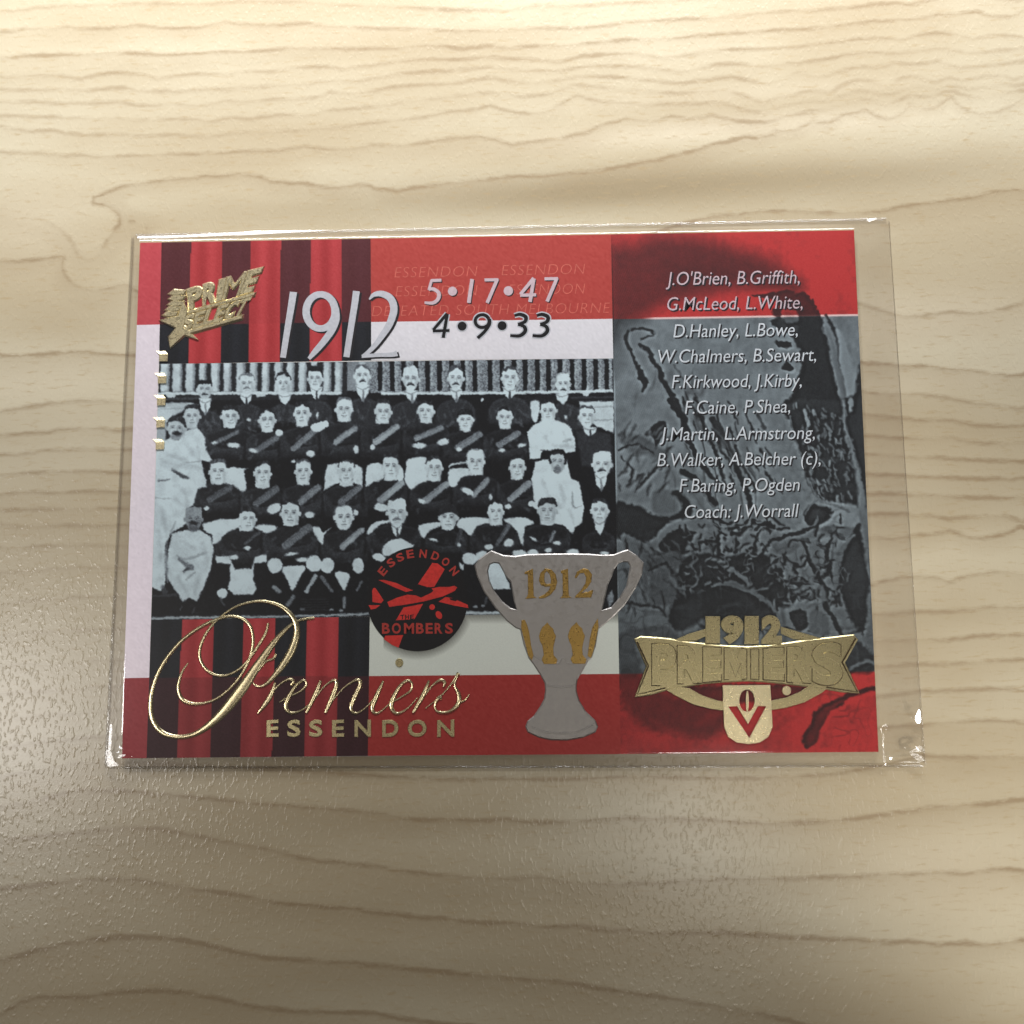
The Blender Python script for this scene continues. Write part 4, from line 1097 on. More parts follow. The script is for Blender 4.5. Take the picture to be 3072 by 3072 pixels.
pr.grain(.012)
pr.build('portrait_print', M_PRINT)
# ------------------------------------------------------------------ lettering and foil
def eval_mesh(cu):
    o = bpy.data.objects.new('tmp', cu)
    COL.objects.link(o)
    dg = bpy.context.evaluated_depsgraph_get()
    dg.update()
    me = bpy.data.meshes.new_from_object(o.evaluated_get(dg))
    bpy.data.objects.remove(o)
    bpy.data.curves.remove(cu)
    return me

def text_mesh(s, bold=0.0, space=1.0):
    cu = bpy.data.curves.new('txt', 'FONT')
    cu.body = s
    cu.size = 1.0
    cu.offset = bold
    cu.space_character = space
    cu.resolution_u = 4
    cu.fill_mode = 'FRONT'
    return eval_mesh(cu)

def coords(me):
    a = np.empty(len(me.vertices) * 3, np.float32)
    me.vertices.foreach_get('co', a)
    return a.reshape(-1, 3).astype(float)

_h = text_mesh('H')
CAPH = coords(_h)[:, 1].max()

def set_coords(me, P):
    me.vertices.foreach_set('co', P.astype(np.float32).ravel())
    me.update()

def face_up(me):
    bm = bmesh.new(); bm.from_mesh(me)
    bm.normal_update()
    for f in bm.faces:
        if f.normal.z < 0:
            f.normal_flip()
    bm.to_mesh(me); bm.free()

def thicken(me, depth, taper=0.0):
    """flat letters -> raised foil letters with a sloped wall"""
    bm = bmesh.new(); bm.from_mesh(me)
    bmesh.ops.remove_doubles(bm, verts=bm.verts, dist=1e-7)
    top = list(bm.faces)
    edges = [e for e in bm.edges if e.is_boundary]
    r = bmesh.ops.extrude_edge_only(bm, edges=edges)
    nv = [v for v in r['geom'] if isinstance(v, bmesh.types.BMVert)]
    cen = {}
    for v in nv:
        v.co.z -= depth
        nrm = Vector((0, 0, 0))
        for f in v.link_faces:
            n = f.normal
        v.co.z = v.co.z
    bm.normal_update()
    # push the foot outwards so the wall catches light
    for v in nv:
        n = Vector((0, 0, 0))
        for f in v.link_faces:
            f.normal_update()
            n += f.normal
        n.z = 0
        if n.length > 0:
            cen[v] = n.normalized()
    for v, n in cen.items():
        v.co += n * taper
    bm.to_mesh(me); bm.free()

def in_quad(me, quad, z):
    """map a flat text mesh so that its bounding box lands on quad (TL, TR, BR, BL photo px)"""
    c = coords(me)
    lo, hi = c.min(0), c.max(0)
    s = (c[:, 0] - lo[0]) / (hi[0] - lo[0]); t = 1 - (c[:, 1] - lo[1]) / (hi[1] - lo[1])
    q = bilin(quad, s, t)
    set_coords(me, at(q[:, 0], q[:, 1], ZP + z))

def on_line(me, a, b, cap, shear, z, dx=0.0, dy=0.0):
    """map a text mesh on the baseline a->b (photo px)"""
    c = coords(me)
    lo, hi = c[:, 0].min(), c[:, 0].max()
    a = np.array(a); b = np.array(b)
    y = c[:, 1] / CAPH * cap
    L = np.linalg.norm(b - a)
    e = (b - a) / L; nrm = np.array([e[1], -e[0]])
    # sheared glyphs: the bounding box grows by the slant, so shrink the run
    xs = (c[:, 0] - lo) / (hi - lo)
    q = a[None] + e[None] * (xs * (L - cap * shear) + y * shear)[:, None] + nrm[None] * y[:, None]
    set_coords(me, at(q[:, 0] + dx, q[:, 1] + dy, ZP + z))

def join(mes):
    v, f, k = [], [], 0
    for me in mes:
        c = coords(me)
        v.append(c)
        f += [tuple(i + k for i in p.vertices) for p in me.polygons]
        k += len(c)
        bpy.data.meshes.remove(me)
    return mesh_from(np.concatenate(v), f)

def line_text(name, text, c, a, b, cap, shear, mat, z, bold=0.0, shadow=None, space=1.0):
    (a, b) = T(c, [a, b]); cap = cap * CROP[c][2]
    me = text_mesh(text, bold, space)
    on_line(me, a, b, cap, shear, z); face_up(me)
    o = link(name, me, mat, card)
    if shadow:
        m2 = text_mesh(text, bold + 0.012, space)
        on_line(m2, a, b, cap, shear, z - 0.000006, shadow[0], shadow[1]); face_up(m2)
        link('drop_shadow', m2, M_INK_SHADOW, o)
    return o

Z1, Z2, Z3 = 0.000012, 0.000020, 0.000028

def flat(name, polys, mat, z, parent=None, sm=0):
    """filled outline(s) printed flat on the card; inner outlines become holes"""
    cu = bpy.data.curves.new('shape', 'CURVE')
    cu.dimensions = '2D'
    cu.fill_mode = 'FRONT'
    for p in polys:
        p = np.array([q[:2] for q in p], float)
        if sm:
            p = catmull(p, True, sm)
        w_ = at(p[:, 0], p[:, 1], 0.0) * 1000.0
        sp = cu.splines.new('POLY')
        sp.points.add(len(w_) - 1)
        for i, v in enumerate(w_):
            sp.points[i].co = (v[0], v[1], 0, 1)
        sp.use_cyclic_u = True
    me = eval_mesh(cu)
    c = coords(me) * 0.001
    # re-project from the z=0 plane to the print plane through the tracing camera
    d = c - CN
    k = (ZP + z - CN[2]) / d[:, 2]
    set_coords(me, CN + d * k[:, None])
    face_up(me)
    if name is None:
        return me
    return link(name, me, mat, parent if parent is not None else card)

def raised(name, polys, mat, z, depth, parent=None, taper=0.00003, sm=0):
    me = flat(None, polys, None, z + depth, sm=sm)
    thicken(me, depth, taper)
    return link(name, me, mat, parent if parent is not None else card)

def ribbon(name, strokes, mat, z, height, parent=None, sm=6, dome=True):
    """pen strokes [(x, y, width)...] as swollen foil ribbons"""
    V, Fc, k = [], [], 0
    prof = [(-1, 0.0), (-.72, .75), (-.5, 1.0), (.5, 1.0), (.72, .75), (1, 0.0)] if dome else [(-1, 1), (1, 1)]
    for si, st in enumerate(strokes):
        p = np.array(st, float)
        if sm and len(p) > 2:
            p = catmull(p, False, sm)
        w3 = at(p[:, 0], p[:, 1], ZP)
        wd = p[:, 2] * (CN[2] - ZP) / FOCAL
        tg = np.gradient(w3, axis=0)
        tg /= np.linalg.norm(tg[:, :2], axis=1)[:, None] + 1e-12
        nr = np.stack([-tg[:, 1], tg[:, 0], 0 * tg[:, 0]], -1)
        n_ = len(p)
        for a, h in prof:
            q = w3 + nr * (wd * 0.5 * a)[:, None]
            q[:, 2] = ZP + z + h * height * np.minimum(1, wd / 0.0004) + si * 0.000003 + np.linspace(0, 0.000004, n_)
            V.append(q)
        m_ = len(prof)
        for j in range(m_ - 1):
            for i in range(n_ - 1):
                a0 = k + j * n_ + i
                Fc.append((a0, a0 + 1, a0 + n_ + 1, a0 + n_))
        # blunt ends
        k += m_ * n_
    me = mesh_from(np.concatenate(V), Fc)
    face_up(me)
    if dome:
        smooth(me)
    if name is None:
        return me
    return link(name, me, mat, parent if parent is not None else card)

def disc(cx, cy, r, n=28, ry=None, rot=0.0):
    ry = ry or r
    out = []
    for i in range(n):
        a = 2 * math.pi * i / n
        x, y = r * math.cos(a), ry * math.sin(a)
        out.append((cx + x * math.cos(rot) - y * math.sin(rot), cy + x * math.sin(rot) + y * math.cos(rot)))
    return out

# ---- ghosted words on the red band
for text, a, b in (('ESSENDON', (322, 442), (925, 432)), ('ESSENDON', (1098, 426), (1705, 415)),
                   ('ESSENDON', (330, 579), (925, 570)), ('ESSENDON', (1150, 567), (1705, 558)),
                   ('DEFEATED SOUTH MELBOURNE', (158, 722), (1888, 697))):
    line_text('ghost_lettering', text, 'B', a, b, 76, .18, M_INK_GHOST, Z1, -0.018, None, 1.1)

# ---- scores
def glyphs(name, items, mat, z, bold=0.0, halo=None, shadow=None):
    def make(bd, zz, dx=0, dy=0, grow=0):
        mes = []
        for it in items:
            if it[0] == 'dot':
                _, cx, cy, r = it
                p = T('B', disc(cx, cy, r + grow))
                me = flat(None, [[(x + dx, y + dy) for x, y in p]], None, zz)
            elif it[0] == 'stroke':
                st = [(x + dx, y + dy, w_ + grow * 2 * .41) for x, y, w_ in T('B', it[1])]
                me = ribbon(None, [st], None, zz, 0, dome=False)
            else:
                ch, q, sh = it
                x0, x1, y0, y1 = q
                w_ = (y1 - y0) * sh
                quad = [(x0 + w_, y0), (x1, y0), (x1 - w_, y1), (x0, y1)]
                g_ = grow * .6
                quad = [(quad[0][0] - g_, quad[0][1] - g_), (quad[1][0] + g_, quad[1][1] - g_), (quad[2][0] + g_, quad[2][1] + g_), (quad[3][0] - g_, quad[3][1] + g_)]
                me = text_mesh(ch, bd)
                in_quad(me, [(px_ + dx, py_ + dy) for px_, py_ in T('B', quad)], zz); face_up(me)
            mes.append(me)
        return join(mes)
    o = link(name, make(bold, z), mat, card)
    if shadow:
        link('drop_shadow', make(bold, z - 0.000006, shadow[0], shadow[1]), M_INK_SHADOW, o)
    if halo:
        link('halo', make(bold + .03, z - 0.000006, 0, 0, 9), halo, o)
    return o

# monoline figures in the card's humanist italic
def fig4(x0, x1, y0, y1, w_):
    W_, H_ = x1 - x0, y1 - y0
    return [('stroke', [(x0 + .86 * W_, y0, w_), (x0 + .02 * W_, y0 + .68 * H_, w_ * .9)]), ('stroke', [(x0, y0 + .72 * H_, w_ * .9), (x1, y0 + .70 * H_, w_ * .9)]), ('stroke', [(x0 + .86 * W_, y0 + .02 * H_, w_), (x0 + .62 * W_, y1, w_)])]
def fig7(x0, x1, y0, y1, w_):
    W_, H_ = x1 - x0, y1 - y0
    return [('stroke', [(x0 + .04 * W_, y0 + .06 * H_, w_ * .9), (x1 - .03 * W_, y0 + .05 * H_, w_ * .9)]), ('stroke', [(x1 - .10 * W_, y0 + .03 * H_, w_), (x0 + .22 * W_, y1, w_)])]
def fig5(x0, x1, y0, y1, w_):
    W_, H_ = x1 - x0, y1 - y0
    return [('stroke', [(x0 + .38 * W_, y0 + .06 * H_, w_ * .9), (x1, y0 + .05 * H_, w_ * .9)]), ('stroke', [(x0 + .42 * W_, y0 + .04 * H_, w_ * .8), (x0 + .26 * W_, y0 + .44 * H_, w_ * .8)]),
            ('stroke', [(x0 + .24 * W_, y0 + .42 * H_, w_ * .8), (x0 + .52 * W_, y0 + .40 * H_, w_), (x0 + .84 * W_, y0 + .56 * H_, w_ * 1.1), (x0 + .80 * W_, y0 + .80 * H_, w_ * 1.1), (x0 + .50 * W_, y0 + .96 * H_, w_), (x0 + .0 * W_, y0 + .95 * H_, w_ * .7)])]
def fig3(x0, x1, y0, y1, w_):
    W_, H_ = x1 - x0, y1 - y0
    return [('stroke', [(x0 + .25 * W_, y0 + .10 * H_, w_ * .8), (x0 + .58 * W_, y0 + .05 * H_, w_), (x0 + .90 * W_, y0 + .16 * H_, w_ * 1.1), (x0 + .84 * W_, y0 + .36 * H_, w_), (x0 + .45 * W_, y0 + .47 * H_, w_ * .8)]),
            ('stroke', [(x0 + .45 * W_, y0 + .47 * H_, w_ * .8), (x0 + .80 * W_, y0 + .56 * H_, w_), (x0 + .86 * W_, y0 + .76 * H_, w_ * 1.1), (x0 + .55 * W_, y0 + .95 * H_, w_), (x0, y0 + .94 * H_, w_ * .8)])]
def fig9(x0, x1, y0, y1, w_):
    W_, H_ = x1 - x0, y1 - y0
    ring_ = []
    for i in range(15):
        a = -0.5 + 2 * math.pi * i / 14
        ring_.append((x0 + W_ * (.50 + .42 * math.cos(a)), y0 + H_ * (.31 + .26 * math.sin(a)), w_))
    return [('stroke', ring_), ('stroke', [(x1 - .06 * W_, y0 + .22 * H_, w_), (x1 - .07 * W_, y0 + .45 * H_, w_), (x0 + .62 * W_, y0 + .75 * H_, w_), (x0 + .22 * W_, y1, w_)])]

glyphs('score_lettering', fig5(540, 662, 452, 632, 26) + [('dot', 742, 540, 33), ('stroke', [(885, 452, 28), (860, 625, 28)])] + fig7(970, 1078, 448, 625, 26)
       + [('dot', 1147, 537, 34)] + fig4(1232, 1348, 445, 618, 27) + fig7(1405, 1510, 440, 615, 26), M_INK_ROSE, Z2, 0, None, (3.0, 3.0))
glyphs('score_lettering', fig4(600, 722, 702, 878, 25) + [('dot', 812, 793, 33)] + fig9(898, 1018, 702, 880, 25) + [('dot', 1102, 790, 33)]
       + fig3(1160, 1286, 700, 872, 27) + fig3(1322, 1446, 700, 872, 27), M_INK_BLACK, Z2 + 0.000004, 0, M_INK_PALE)

# ---- the big year
year = [T('A', [(1281, 546, 54), (1265, 650, 52), (1240, 800, 48), (1205, 1022, 44)])]
rg = []
for i in range(19):
    a = -0.15 + 2 * math.pi * i / 18
    rg.append((1478 + 105 * math.cos(a), 687 + 124 * math.sin(a), 50 + 6 * abs(math.cos(a))))
year.append(T('A', rg))
year.append(T('A', [(1588, 660, 46), (1590, 740, 54), (1560, 820, 54), (1500, 905, 50), (1440, 975, 44), (1392, 1030, 26)]))
year.append(T('A', [(1737, 540, 52), (1722, 650, 50), (1698, 800, 48), (1665, 1018, 46)]))
year.append(T('B', [(140, 600, 12), (175, 565, 34), (235, 560, 48), (295, 595, 54), (318, 670, 56), (290, 770, 54), (235, 860, 46), (170, 945, 36), (100, 1010, 30)]))
year.append(T('B', [(85, 1012, 26), (200, 1003, 30), (300, 1000, 34), (342, 990, 44)]))
yo = ribbon('year_lettering', year, M_INK_PALE, Z2, 0, dome=False)
ribbon('drop_shadow', [[(x + 6, y + 4, w_ + 1) for x, y, w_ in st] for st in year], M_INK_SHADOW, Z1, 0, yo, dome=False)

# ---- the player list
for text, c, a, b in (("J.O'Brien, B.Griffith,", 'C', (405, 418), (1230, 406)), ('G.McLeod, L.White,', 'C', (405, 572), (1248, 560)),
                      ('D.Hanley, L.Bowe,', 'C', (448, 737), (1218, 726)), ('W.Chalmers, B.Sewart,', 'C', (343, 892), (1330, 880)),
                      ('F.Kirkwood, J.Kirby,', 'C', (438, 1046), (1242, 1036)), ('F.Caine, P.Shea,', 'C', (518, 1203), (1172, 1194)),
                      ('J.Martin, L.Armstrong,', 'D', (366, 247), (1322, 237)), ('B.Walker, A.Belcher (c),', 'D', (350, 404), (1358, 394)),
                      ('F.Baring, P.Ogden', 'D', (485, 561), (1226, 553)), ('Coach: J.Worrall', 'D', (512, 721), (1213, 712))):
    line_text('name_lettering', text, c, a, b, 80, .16, M_INK_ROSE if text[0] in 'JG' and c == 'C' else M_INK_NAME, Z2, -0.004, (4.0, 3.5))

# ---- gold script and word under it
J = [
 [(445, 400, 6), (412, 450, 14), (394, 525, 20), (415, 585, 22), (475, 607, 17), (550, 597, 15), (620, 560, 15), (690, 490, 15), (745, 400, 16), (770, 310, 17), (765, 235, 18), (735, 190, 18), (685, 168, 16), (620, 172, 16), (520, 212, 18), (420, 282, 19), (340, 372, 20), (285, 470, 22), (256, 580, 26), (262, 680, 28), (310, 750, 26), (390, 774, 22), (470, 762, 24), (540, 722, 34), (610, 660, 46), (670, 590, 54), (730, 510, 54), (790, 420, 44), (850, 335, 36), (905, 265, 26), (960, 212, 18), (1010, 185, 14), (1080, 174, 16)],
 [(848, 200, 14), (835, 250, 16), (800, 310, 17), (745, 390, 16), (690, 440, 13), (620, 466, 13), (555, 450, 16), (512, 400, 18), (502, 340, 18), (530, 260, 16), (590, 185, 13), (680, 120, 13), (780, 92, 14), (860, 97, 18), (930, 128, 22), (980, 185, 27), (992, 250, 34), (970, 330, 40), (930, 400, 36), (880, 465, 27), (835, 508, 18), (795, 520, 12), (770, 500, 8)],
 [(888, 356, 14), (872, 380, 14), (835, 395, 12), (800, 440, 10)],
 [(884, 500, 14), (862, 560, 24), (835, 605, 25), (795, 656, 12)], [(862, 560, 6), (905, 510, 10), (950, 484, 14), (975, 492, 16), (962, 512, 10)],
 [(905, 600, 6), (950, 572, 9), (1008, 545, 10), (1040, 512, 13), (1028, 488, 11), (990, 512, 16), (950, 575, 22), (936, 622, 24), (962, 652, 15), (1015, 640, 10), (1065, 600, 7)],
 [(1112, 490, 14), (1090, 550, 24), (1040, 652, 16)], [(1070, 600, 6), (1130, 520, 9), (1180, 488, 14), (1192, 512, 22), (1170, 575, 26), (1136, 652, 16)],
 [(1150, 620, 6), (1225, 530, 9), (1290, 488, 14), (1312, 505, 22), (1280, 580, 24), (1265, 630, 20), (1290, 655, 12), (1340, 625, 7), (1390, 570, 5)],
 [(1428, 492, 12), (1395, 565, 24), (1372, 630, 22), (1395, 655, 13), (1445, 620, 7), (1485, 572, 5)],
 [(1470, 600, 6), (1515, 575, 9), (1565, 540, 11), (1572, 505, 13), (1548, 490, 12), (1510, 520, 18), (1475, 585, 24), (1470, 630, 22), (1500, 656, 14), (1555, 625, 8), (1600, 575, 5)],
 [(1658, 490, 12), (1630, 560, 24), (1578, 652, 16)], [(1620, 590, 6), (1670, 520, 9), (1715, 488, 15), (1738, 500, 17), (1730, 522, 9)],
 [(1640, 630, 5), (1720, 565, 7), (1775, 500, 9), (1808, 452, 20)], [(1806, 455, 14), (1788, 510, 12), (1808, 560, 22), (1806, 605, 24), (1762, 645, 15), (1705, 648, 12), (1688, 618, 12), (1702, 582, 18), (1722, 572, 24)], [(1806, 605, 7), (1840, 588, 8), (1862, 558, 6)]]
ribbon('script_lettering', [T('J', s) for s in J], M_GOLD_SCRIPT, 0.00001, 0.00011)
mes = []
for ch, x0, x1 in (('E', 840, 900), ('S', 944, 1010), ('S', 1054, 1120), ('E', 1170, 1230), ('N', 1283, 1365), ('D', 1423, 1503), ('O', 1552, 1645), ('N', 1700, 1785)):
    me = text_mesh(ch, 0.022)
    in_quad(me, T('J', [(x0, 691), (x1, 688), (x1, 772), (x0, 774)]), 0.00008); face_up(me); thicken(me, 0.00005, 0.00005)
    mes.append(me)
link('word_lettering', join(mes), M_GOLD_DULL, card)
raised('foil_dot', [T('J', disc(1508, 400, 18, 20, 20))], M_GOLD_DULL, 0, 0.00010, taper=0.00006)

# ---- five gold binder tabs down the left side
for k, (x, y) in enumerate(((637, 1490), (624, 1702), (616, 1915), (609, 2128), (603, 2340))):
    face = at(*np.array(T('M', [(x, y), (x + 82, y - 2), (x + 78, y + 66), (x - 2, y + 68)])).T, ZP + 0.00014)
    crest = at(*np.array(T('M', [(x - 34, y - 30), (x + 58, y - 32)])).T, ZP + 0.00001)
    foot = face.copy(); foot[:, 2] = ZP
    V = np.concatenate([face, crest, foot])
    me = mesh_from(V, [(0, 3, 2, 1), (0, 1, 5, 4), (0, 4, 6), (1, 7, 5), (3, 0, 6, 9), (2, 3, 9, 8), (1, 2, 8, 7)])
    bm = bmesh.new(); bm.from_mesh(me); bmesh.ops.recalc_face_normals(bm, faces=bm.faces); bm.to_mesh(me); bm.free()
    link('foil_tab', me, M_GOLD, card)

# ---- maker's mark: slanted block words over a star
mk = bpy.data.objects.new('maker_mark', None); COL.objects.link(mk); mk.parent = card
def block(text, quad, name, bold=0.03):
    mes = []
    wts = np.array([{'I': .5, 'M': 1.3}.get(ch, 1.0) for ch in text]); ed = np.r_[0, np.cumsum(wts)] / wts.sum()
    q = np.array(quad, float)
    for i, ch in enumerate(text):
        s0, s1 = ed[i], ed[i + 1] - 0.012
        sub = [q[0] + (q[1] - q[0]) * s0, q[0] + (q[1] - q[0]) * s1, q[3] + (q[2] - q[3]) * s1, q[3] + (q[2] - q[3]) * s0]
        me = text_mesh(ch, 0.0 if ch == 'M' else bold)
        in_quad(me, T('M', [tuple(v) for v in sub]), 0.00016); face_up(me); thicken(me, 0.00014, 0.00020)
        mes.append(me)
    return link(name, join(mes), M_GOLD, mk)
block('PRIME', [(900, 865), (1655, 640), (1540, 880), (925, 1060)], 'word_lettering', .045)
block('SELECT', [(880, 1120), (1545, 925), (1440, 1110), (855, 1270)], 'word_lettering', .04)
raised('underline', [T('M', [(915, 1075), (1560, 893), (1548, 918), (905, 1100)])], M_GOLD, 0, 0.0002, mk, 0.00028)
raised('underline', [T('M', [(740, 1320), (870, 1275), (1440, 1112), (1430, 1142), (870, 1300), (730, 1345)])], M_GOLD, 0, 0.0002, mk, 0.00028)
raised('star', [T('M', [(640, 1160), (820, 1120), (865, 975), (905, 1080), (880, 1150), (870, 1230), (1005, 1345), (880, 1298), (740, 1425), (730, 1320), (800, 1230)])], M_GOLD, 0, 0.00019, mk, 0.00022)
for k, (x, y) in enumerate(((665, 1085), (690, 1035), (712, 985), (722, 930), (722, 880))):
    raised('star_trail', [T('M', [(x, y + 25), (x + 60, y - 10), (x + 150 + k * 5, y - 5), (x + 125 + k * 5, y + 30), (x + 60, y + 38)])], M_GOLD, 0, 0.00015, mk, 0.00024)

# ---- club badge
bd = flat('club_badge', [T('K', disc(868, 848, 648, 72, 672))], M_INK_BLACK, Z2)
flat('sash', [T('K', [(1060, 382), (1130, 388), (1220, 462), (1085, 690), (1000, 692), (875, 655)]), T('K', [(690, 955), (940, 908), (830, 1105), (590, 1120)]), T('K', [(455, 1318), (685, 1310), (625, 1472), (545, 1440), (435, 1362)])], M_INK_RED, Z3, bd)
pl = flat('aeroplane', [T('K', [(480, 885), (600, 830), (740, 790), (850, 800), (915, 828), (1040, 770), (1075, 740), (1050, 710), (1150, 690), (1280, 690), (1345, 675), (1380, 695), (1350, 740), (1200, 810), (960, 875), (700, 920), (505, 948)]),
                   T('K', [(368, 602), (440, 600), (600, 640), (700, 690), (810, 735), (720, 755), (560, 690)]), T('K', [(285, 740), (300, 705), (325, 702), (360, 750), (432, 862), (400, 900), (290, 885)]),
                   T('K', [(238, 925), (392, 925), (330, 968), (270, 982)]), T('K', [(1140, 880), (1230, 820), (1310, 832), (1400, 870), (1515, 920), (1525, 962), (1350, 932)])], M_INK_RED, Z3 + 0.000004, bd)
flat('bomb', [T('K', disc(1058, 950, 36))], M_INK_RED, Z3, bd); flat('bomb', [T('K', disc(1145, 1052, 38, 24, 54, -.5))], M_INK_RED, Z3, bd)
flat('engine', [T('K', [(1280, 832), (1350, 840), (1380, 862), (1360, 875), (1290, 855)])], M_INK_BLACK, Z3 + 0.00001, bd)
mes = []
for ch, x0, x1 in (('B', 412, 512), ('O', 540, 655), ('M', 695, 825), ('B', 850, 950), ('E', 975, 1065), ('R', 1090, 1190), ('S', 1225, 1325)):
    me = text_mesh(ch, 0.03); in_quad(me, T('K', [(x0, 1155), (x1, 1155), (x1, 1292), (x0, 1292)]), Z3); face_up(me); mes.append(me)
link('club_lettering', join(mes), ink('brick_red_ink', rgb(176, 58, 50)), bd)
mes = []
for ch, x0, x1 in (('T', 650, 700), ('H', 710, 760), ('E', 772, 822)):
    me = text_mesh(ch, 0.03); in_quad(me, T('K', [(x0, 1050), (x1, 1045), (x1, 1105), (x0, 1110)]), Z3 + 0.000006); face_up(me); mes.append(me)
link('club_lettering', join(mes), M_INK_BLACK, bd)
mes = []
for ch, x, y in (('E', 420, 487), ('S', 528, 378), ('S', 645, 308), ('E', 775, 266), ('N', 942, 262), ('D', 1100, 292), ('O', 1232, 366), ('N', 1342, 484)):
    a = math.atan2(x - 868, 848 - y)
    ux, uy = (math.cos(a), math.sin(a)), (-math.sin(a), math.cos(a))
    q = [(x + i * ux[0] * 46 + j * uy[0] * 54, y + i * ux[1] * 46 + j * uy[1] * 54) for i, j in ((-1, -1), (1, -1), (1, 1), (-1, 1))]
    me = text_mesh(ch, 0.03); in_quad(me, T('K', q), Z3); face_up(me); mes.append(me)
link('club_lettering', join(mes), bpy.data.materials['brick_red_ink'], bd)

# ---- silver cup
outer = [(205, 150), (245, 166), (300, 188), (400, 196), (500, 182), (620, 178), (850, 175), (1000, 178), (1120, 186), (1220, 184), (1290, 155), (1335, 143), (1400, 185), (1458, 245), (1445, 330), (1390, 450), (1300, 590), (1200, 690), (1100, 775), (1085, 782), (1060, 930), (1030, 1020), (1000, 1050), (960, 1120), (910, 1205), (900, 1260), (902, 1310), (925, 1390), (980, 1480), (1060, 1555), (1078, 1600), (1060, 1640), (960, 1682), (830, 1705), (700, 1703), (600, 1682), (510, 1640), (495, 1600), (510, 1560), (560, 1520), (620, 1430), (650, 1370), (660, 1300), (655, 1240), (625, 1180), (560, 1080), (520, 1030), (480, 920), (450, 790), (410, 775), (340, 720), (250, 620), (150, 480), (90, 340), (75, 265), (100, 225), (160, 180)]
holeL = [(185, 252), (225, 234), (272, 242), (300, 290), (330, 350), (372, 400), (385, 460), (400, 560), (420, 640), (360, 625), (290, 570), (220, 480), (180, 390), (168, 310)]
holeR = [(1290, 226), (1340, 230), (1362, 272), (1350, 340), (1330, 440), (1270, 540), (1200, 620), (1115, 640), (1140, 520), (1162, 420), (1195, 350), (1215, 290), (1250, 242)]
cup = raised('cup_emblem', [T('L', outer), T('L', holeL), T('L', holeR)], M_SILVER, 0.00002, 0.00008, None, 0.00014)
leaf = [(668, 738), (690, 770), (715, 790), (722, 820), (738, 850), (726, 900), (715, 950), (720, 1010), (750, 1045), (742, 1080), (640, 1080), (622, 1045), (640, 1005), (628, 930), (608, 890), (600, 850), (612, 810), (628, 778), (650, 760)]
raised('leaf', [T('L', leaf)], M_BROWN_GOLD, 0.00011, 0.00004, cup); raised('leaf', [T('L', [(x + 240, y - 2) for x, y in leaf])], M_BROWN_GOLD, 0.00011, 0.00004, cup)
raised('leaf', [T('L', [(455, 722), (480, 716), (500, 760), (518, 830), (532, 930), (552, 1010), (540, 1050), (512, 1010), (478, 880), (452, 780)])], M_BROWN_GOLD, 0.00011, 0.00004, cup)
raised('leaf', [T('L', [(1086, 706), (1090, 770), (1070, 880), (1045, 980), (1028, 1032), (1003, 1015), (1020, 880), (1042, 780), (1066, 740)])], M_BROWN_GOLD, 0.00011, 0.00004, cup)
ribbon('rim', [T('L', [(560, 1012, 16), (625, 1055, 14), (700, 1078, 14), (760, 1075, 14), (790, 1030, 16), (830, 1074, 14), (900, 1074, 14), (940, 1062, 14), (985, 1010, 16)]),
               T('L', [(658, 1258, 8), (780, 1272, 10), (902, 1258, 8)]), T('L', [(540, 1604, 6), (640, 1640, 9), (780, 1652, 10), (920, 1640, 9), (1064, 1572, 8)])], M_SILVER, 0.00011, 0.000025, cup)
dark_l = [[(658, 1256, 7), (780, 1270, 8), (902, 1256, 7)], [(540, 1602, 5), (640, 1638, 8), (780, 1650, 9), (920, 1638, 8), (1064, 1570, 6)]]
ribbon('engraved_line', [T('L', q) for q in dark_l], ink('cup_line_ink', rgb(58, 52, 48)), 0.000108, 0, cup, dome=False)
ribbon('bright_line', [T('L', [(x, y + 9, w_) for x, y, w_ in q]) for q in dark_l], M_SILVER, 0.000108, 0.00002, cup)
st1 = [(482, 322), (548, 294), (552, 500), (556, 522), (578, 534), (486, 540), (502, 524), (510, 500), (508, 338), (482, 334)]
st2 = [(782, 312), (838, 293), (842, 500), (846, 520), (868, 532), (776, 536), (792, 522), (798, 500), (796, 334), (782, 326)]
two = [(895, 362), (915, 320), (960, 293), (1005, 300), (1036, 340), (1030, 400), (995, 450), (948, 492), (1000, 490), (1040, 470), (1046, 476), (1030, 530), (900, 532), (902, 520), (950, 470), (985, 415), (992, 365), (972, 325), (935, 330), (905, 372)]
nine_o = [(600, 390), (612, 330), (650, 294), (700, 300), (735, 340), (748, 400), (735, 455), (695, 505), (640, 535), (600, 538), (598, 528), (645, 508), (680, 475), (695, 438), (650, 440), (615, 425)]
nine_i = [(640, 380), (645, 330), (662, 312), (688, 335), (700, 380), (698, 415), (670, 424), (648, 412)]
raised('year_numerals', [T('L', st1), T('L', st2), T('L', two), T('L', nine_o), T('L', nine_i)], M_BROWN_GOLD, 0.00011, 0.00005, cup, 0.00004)

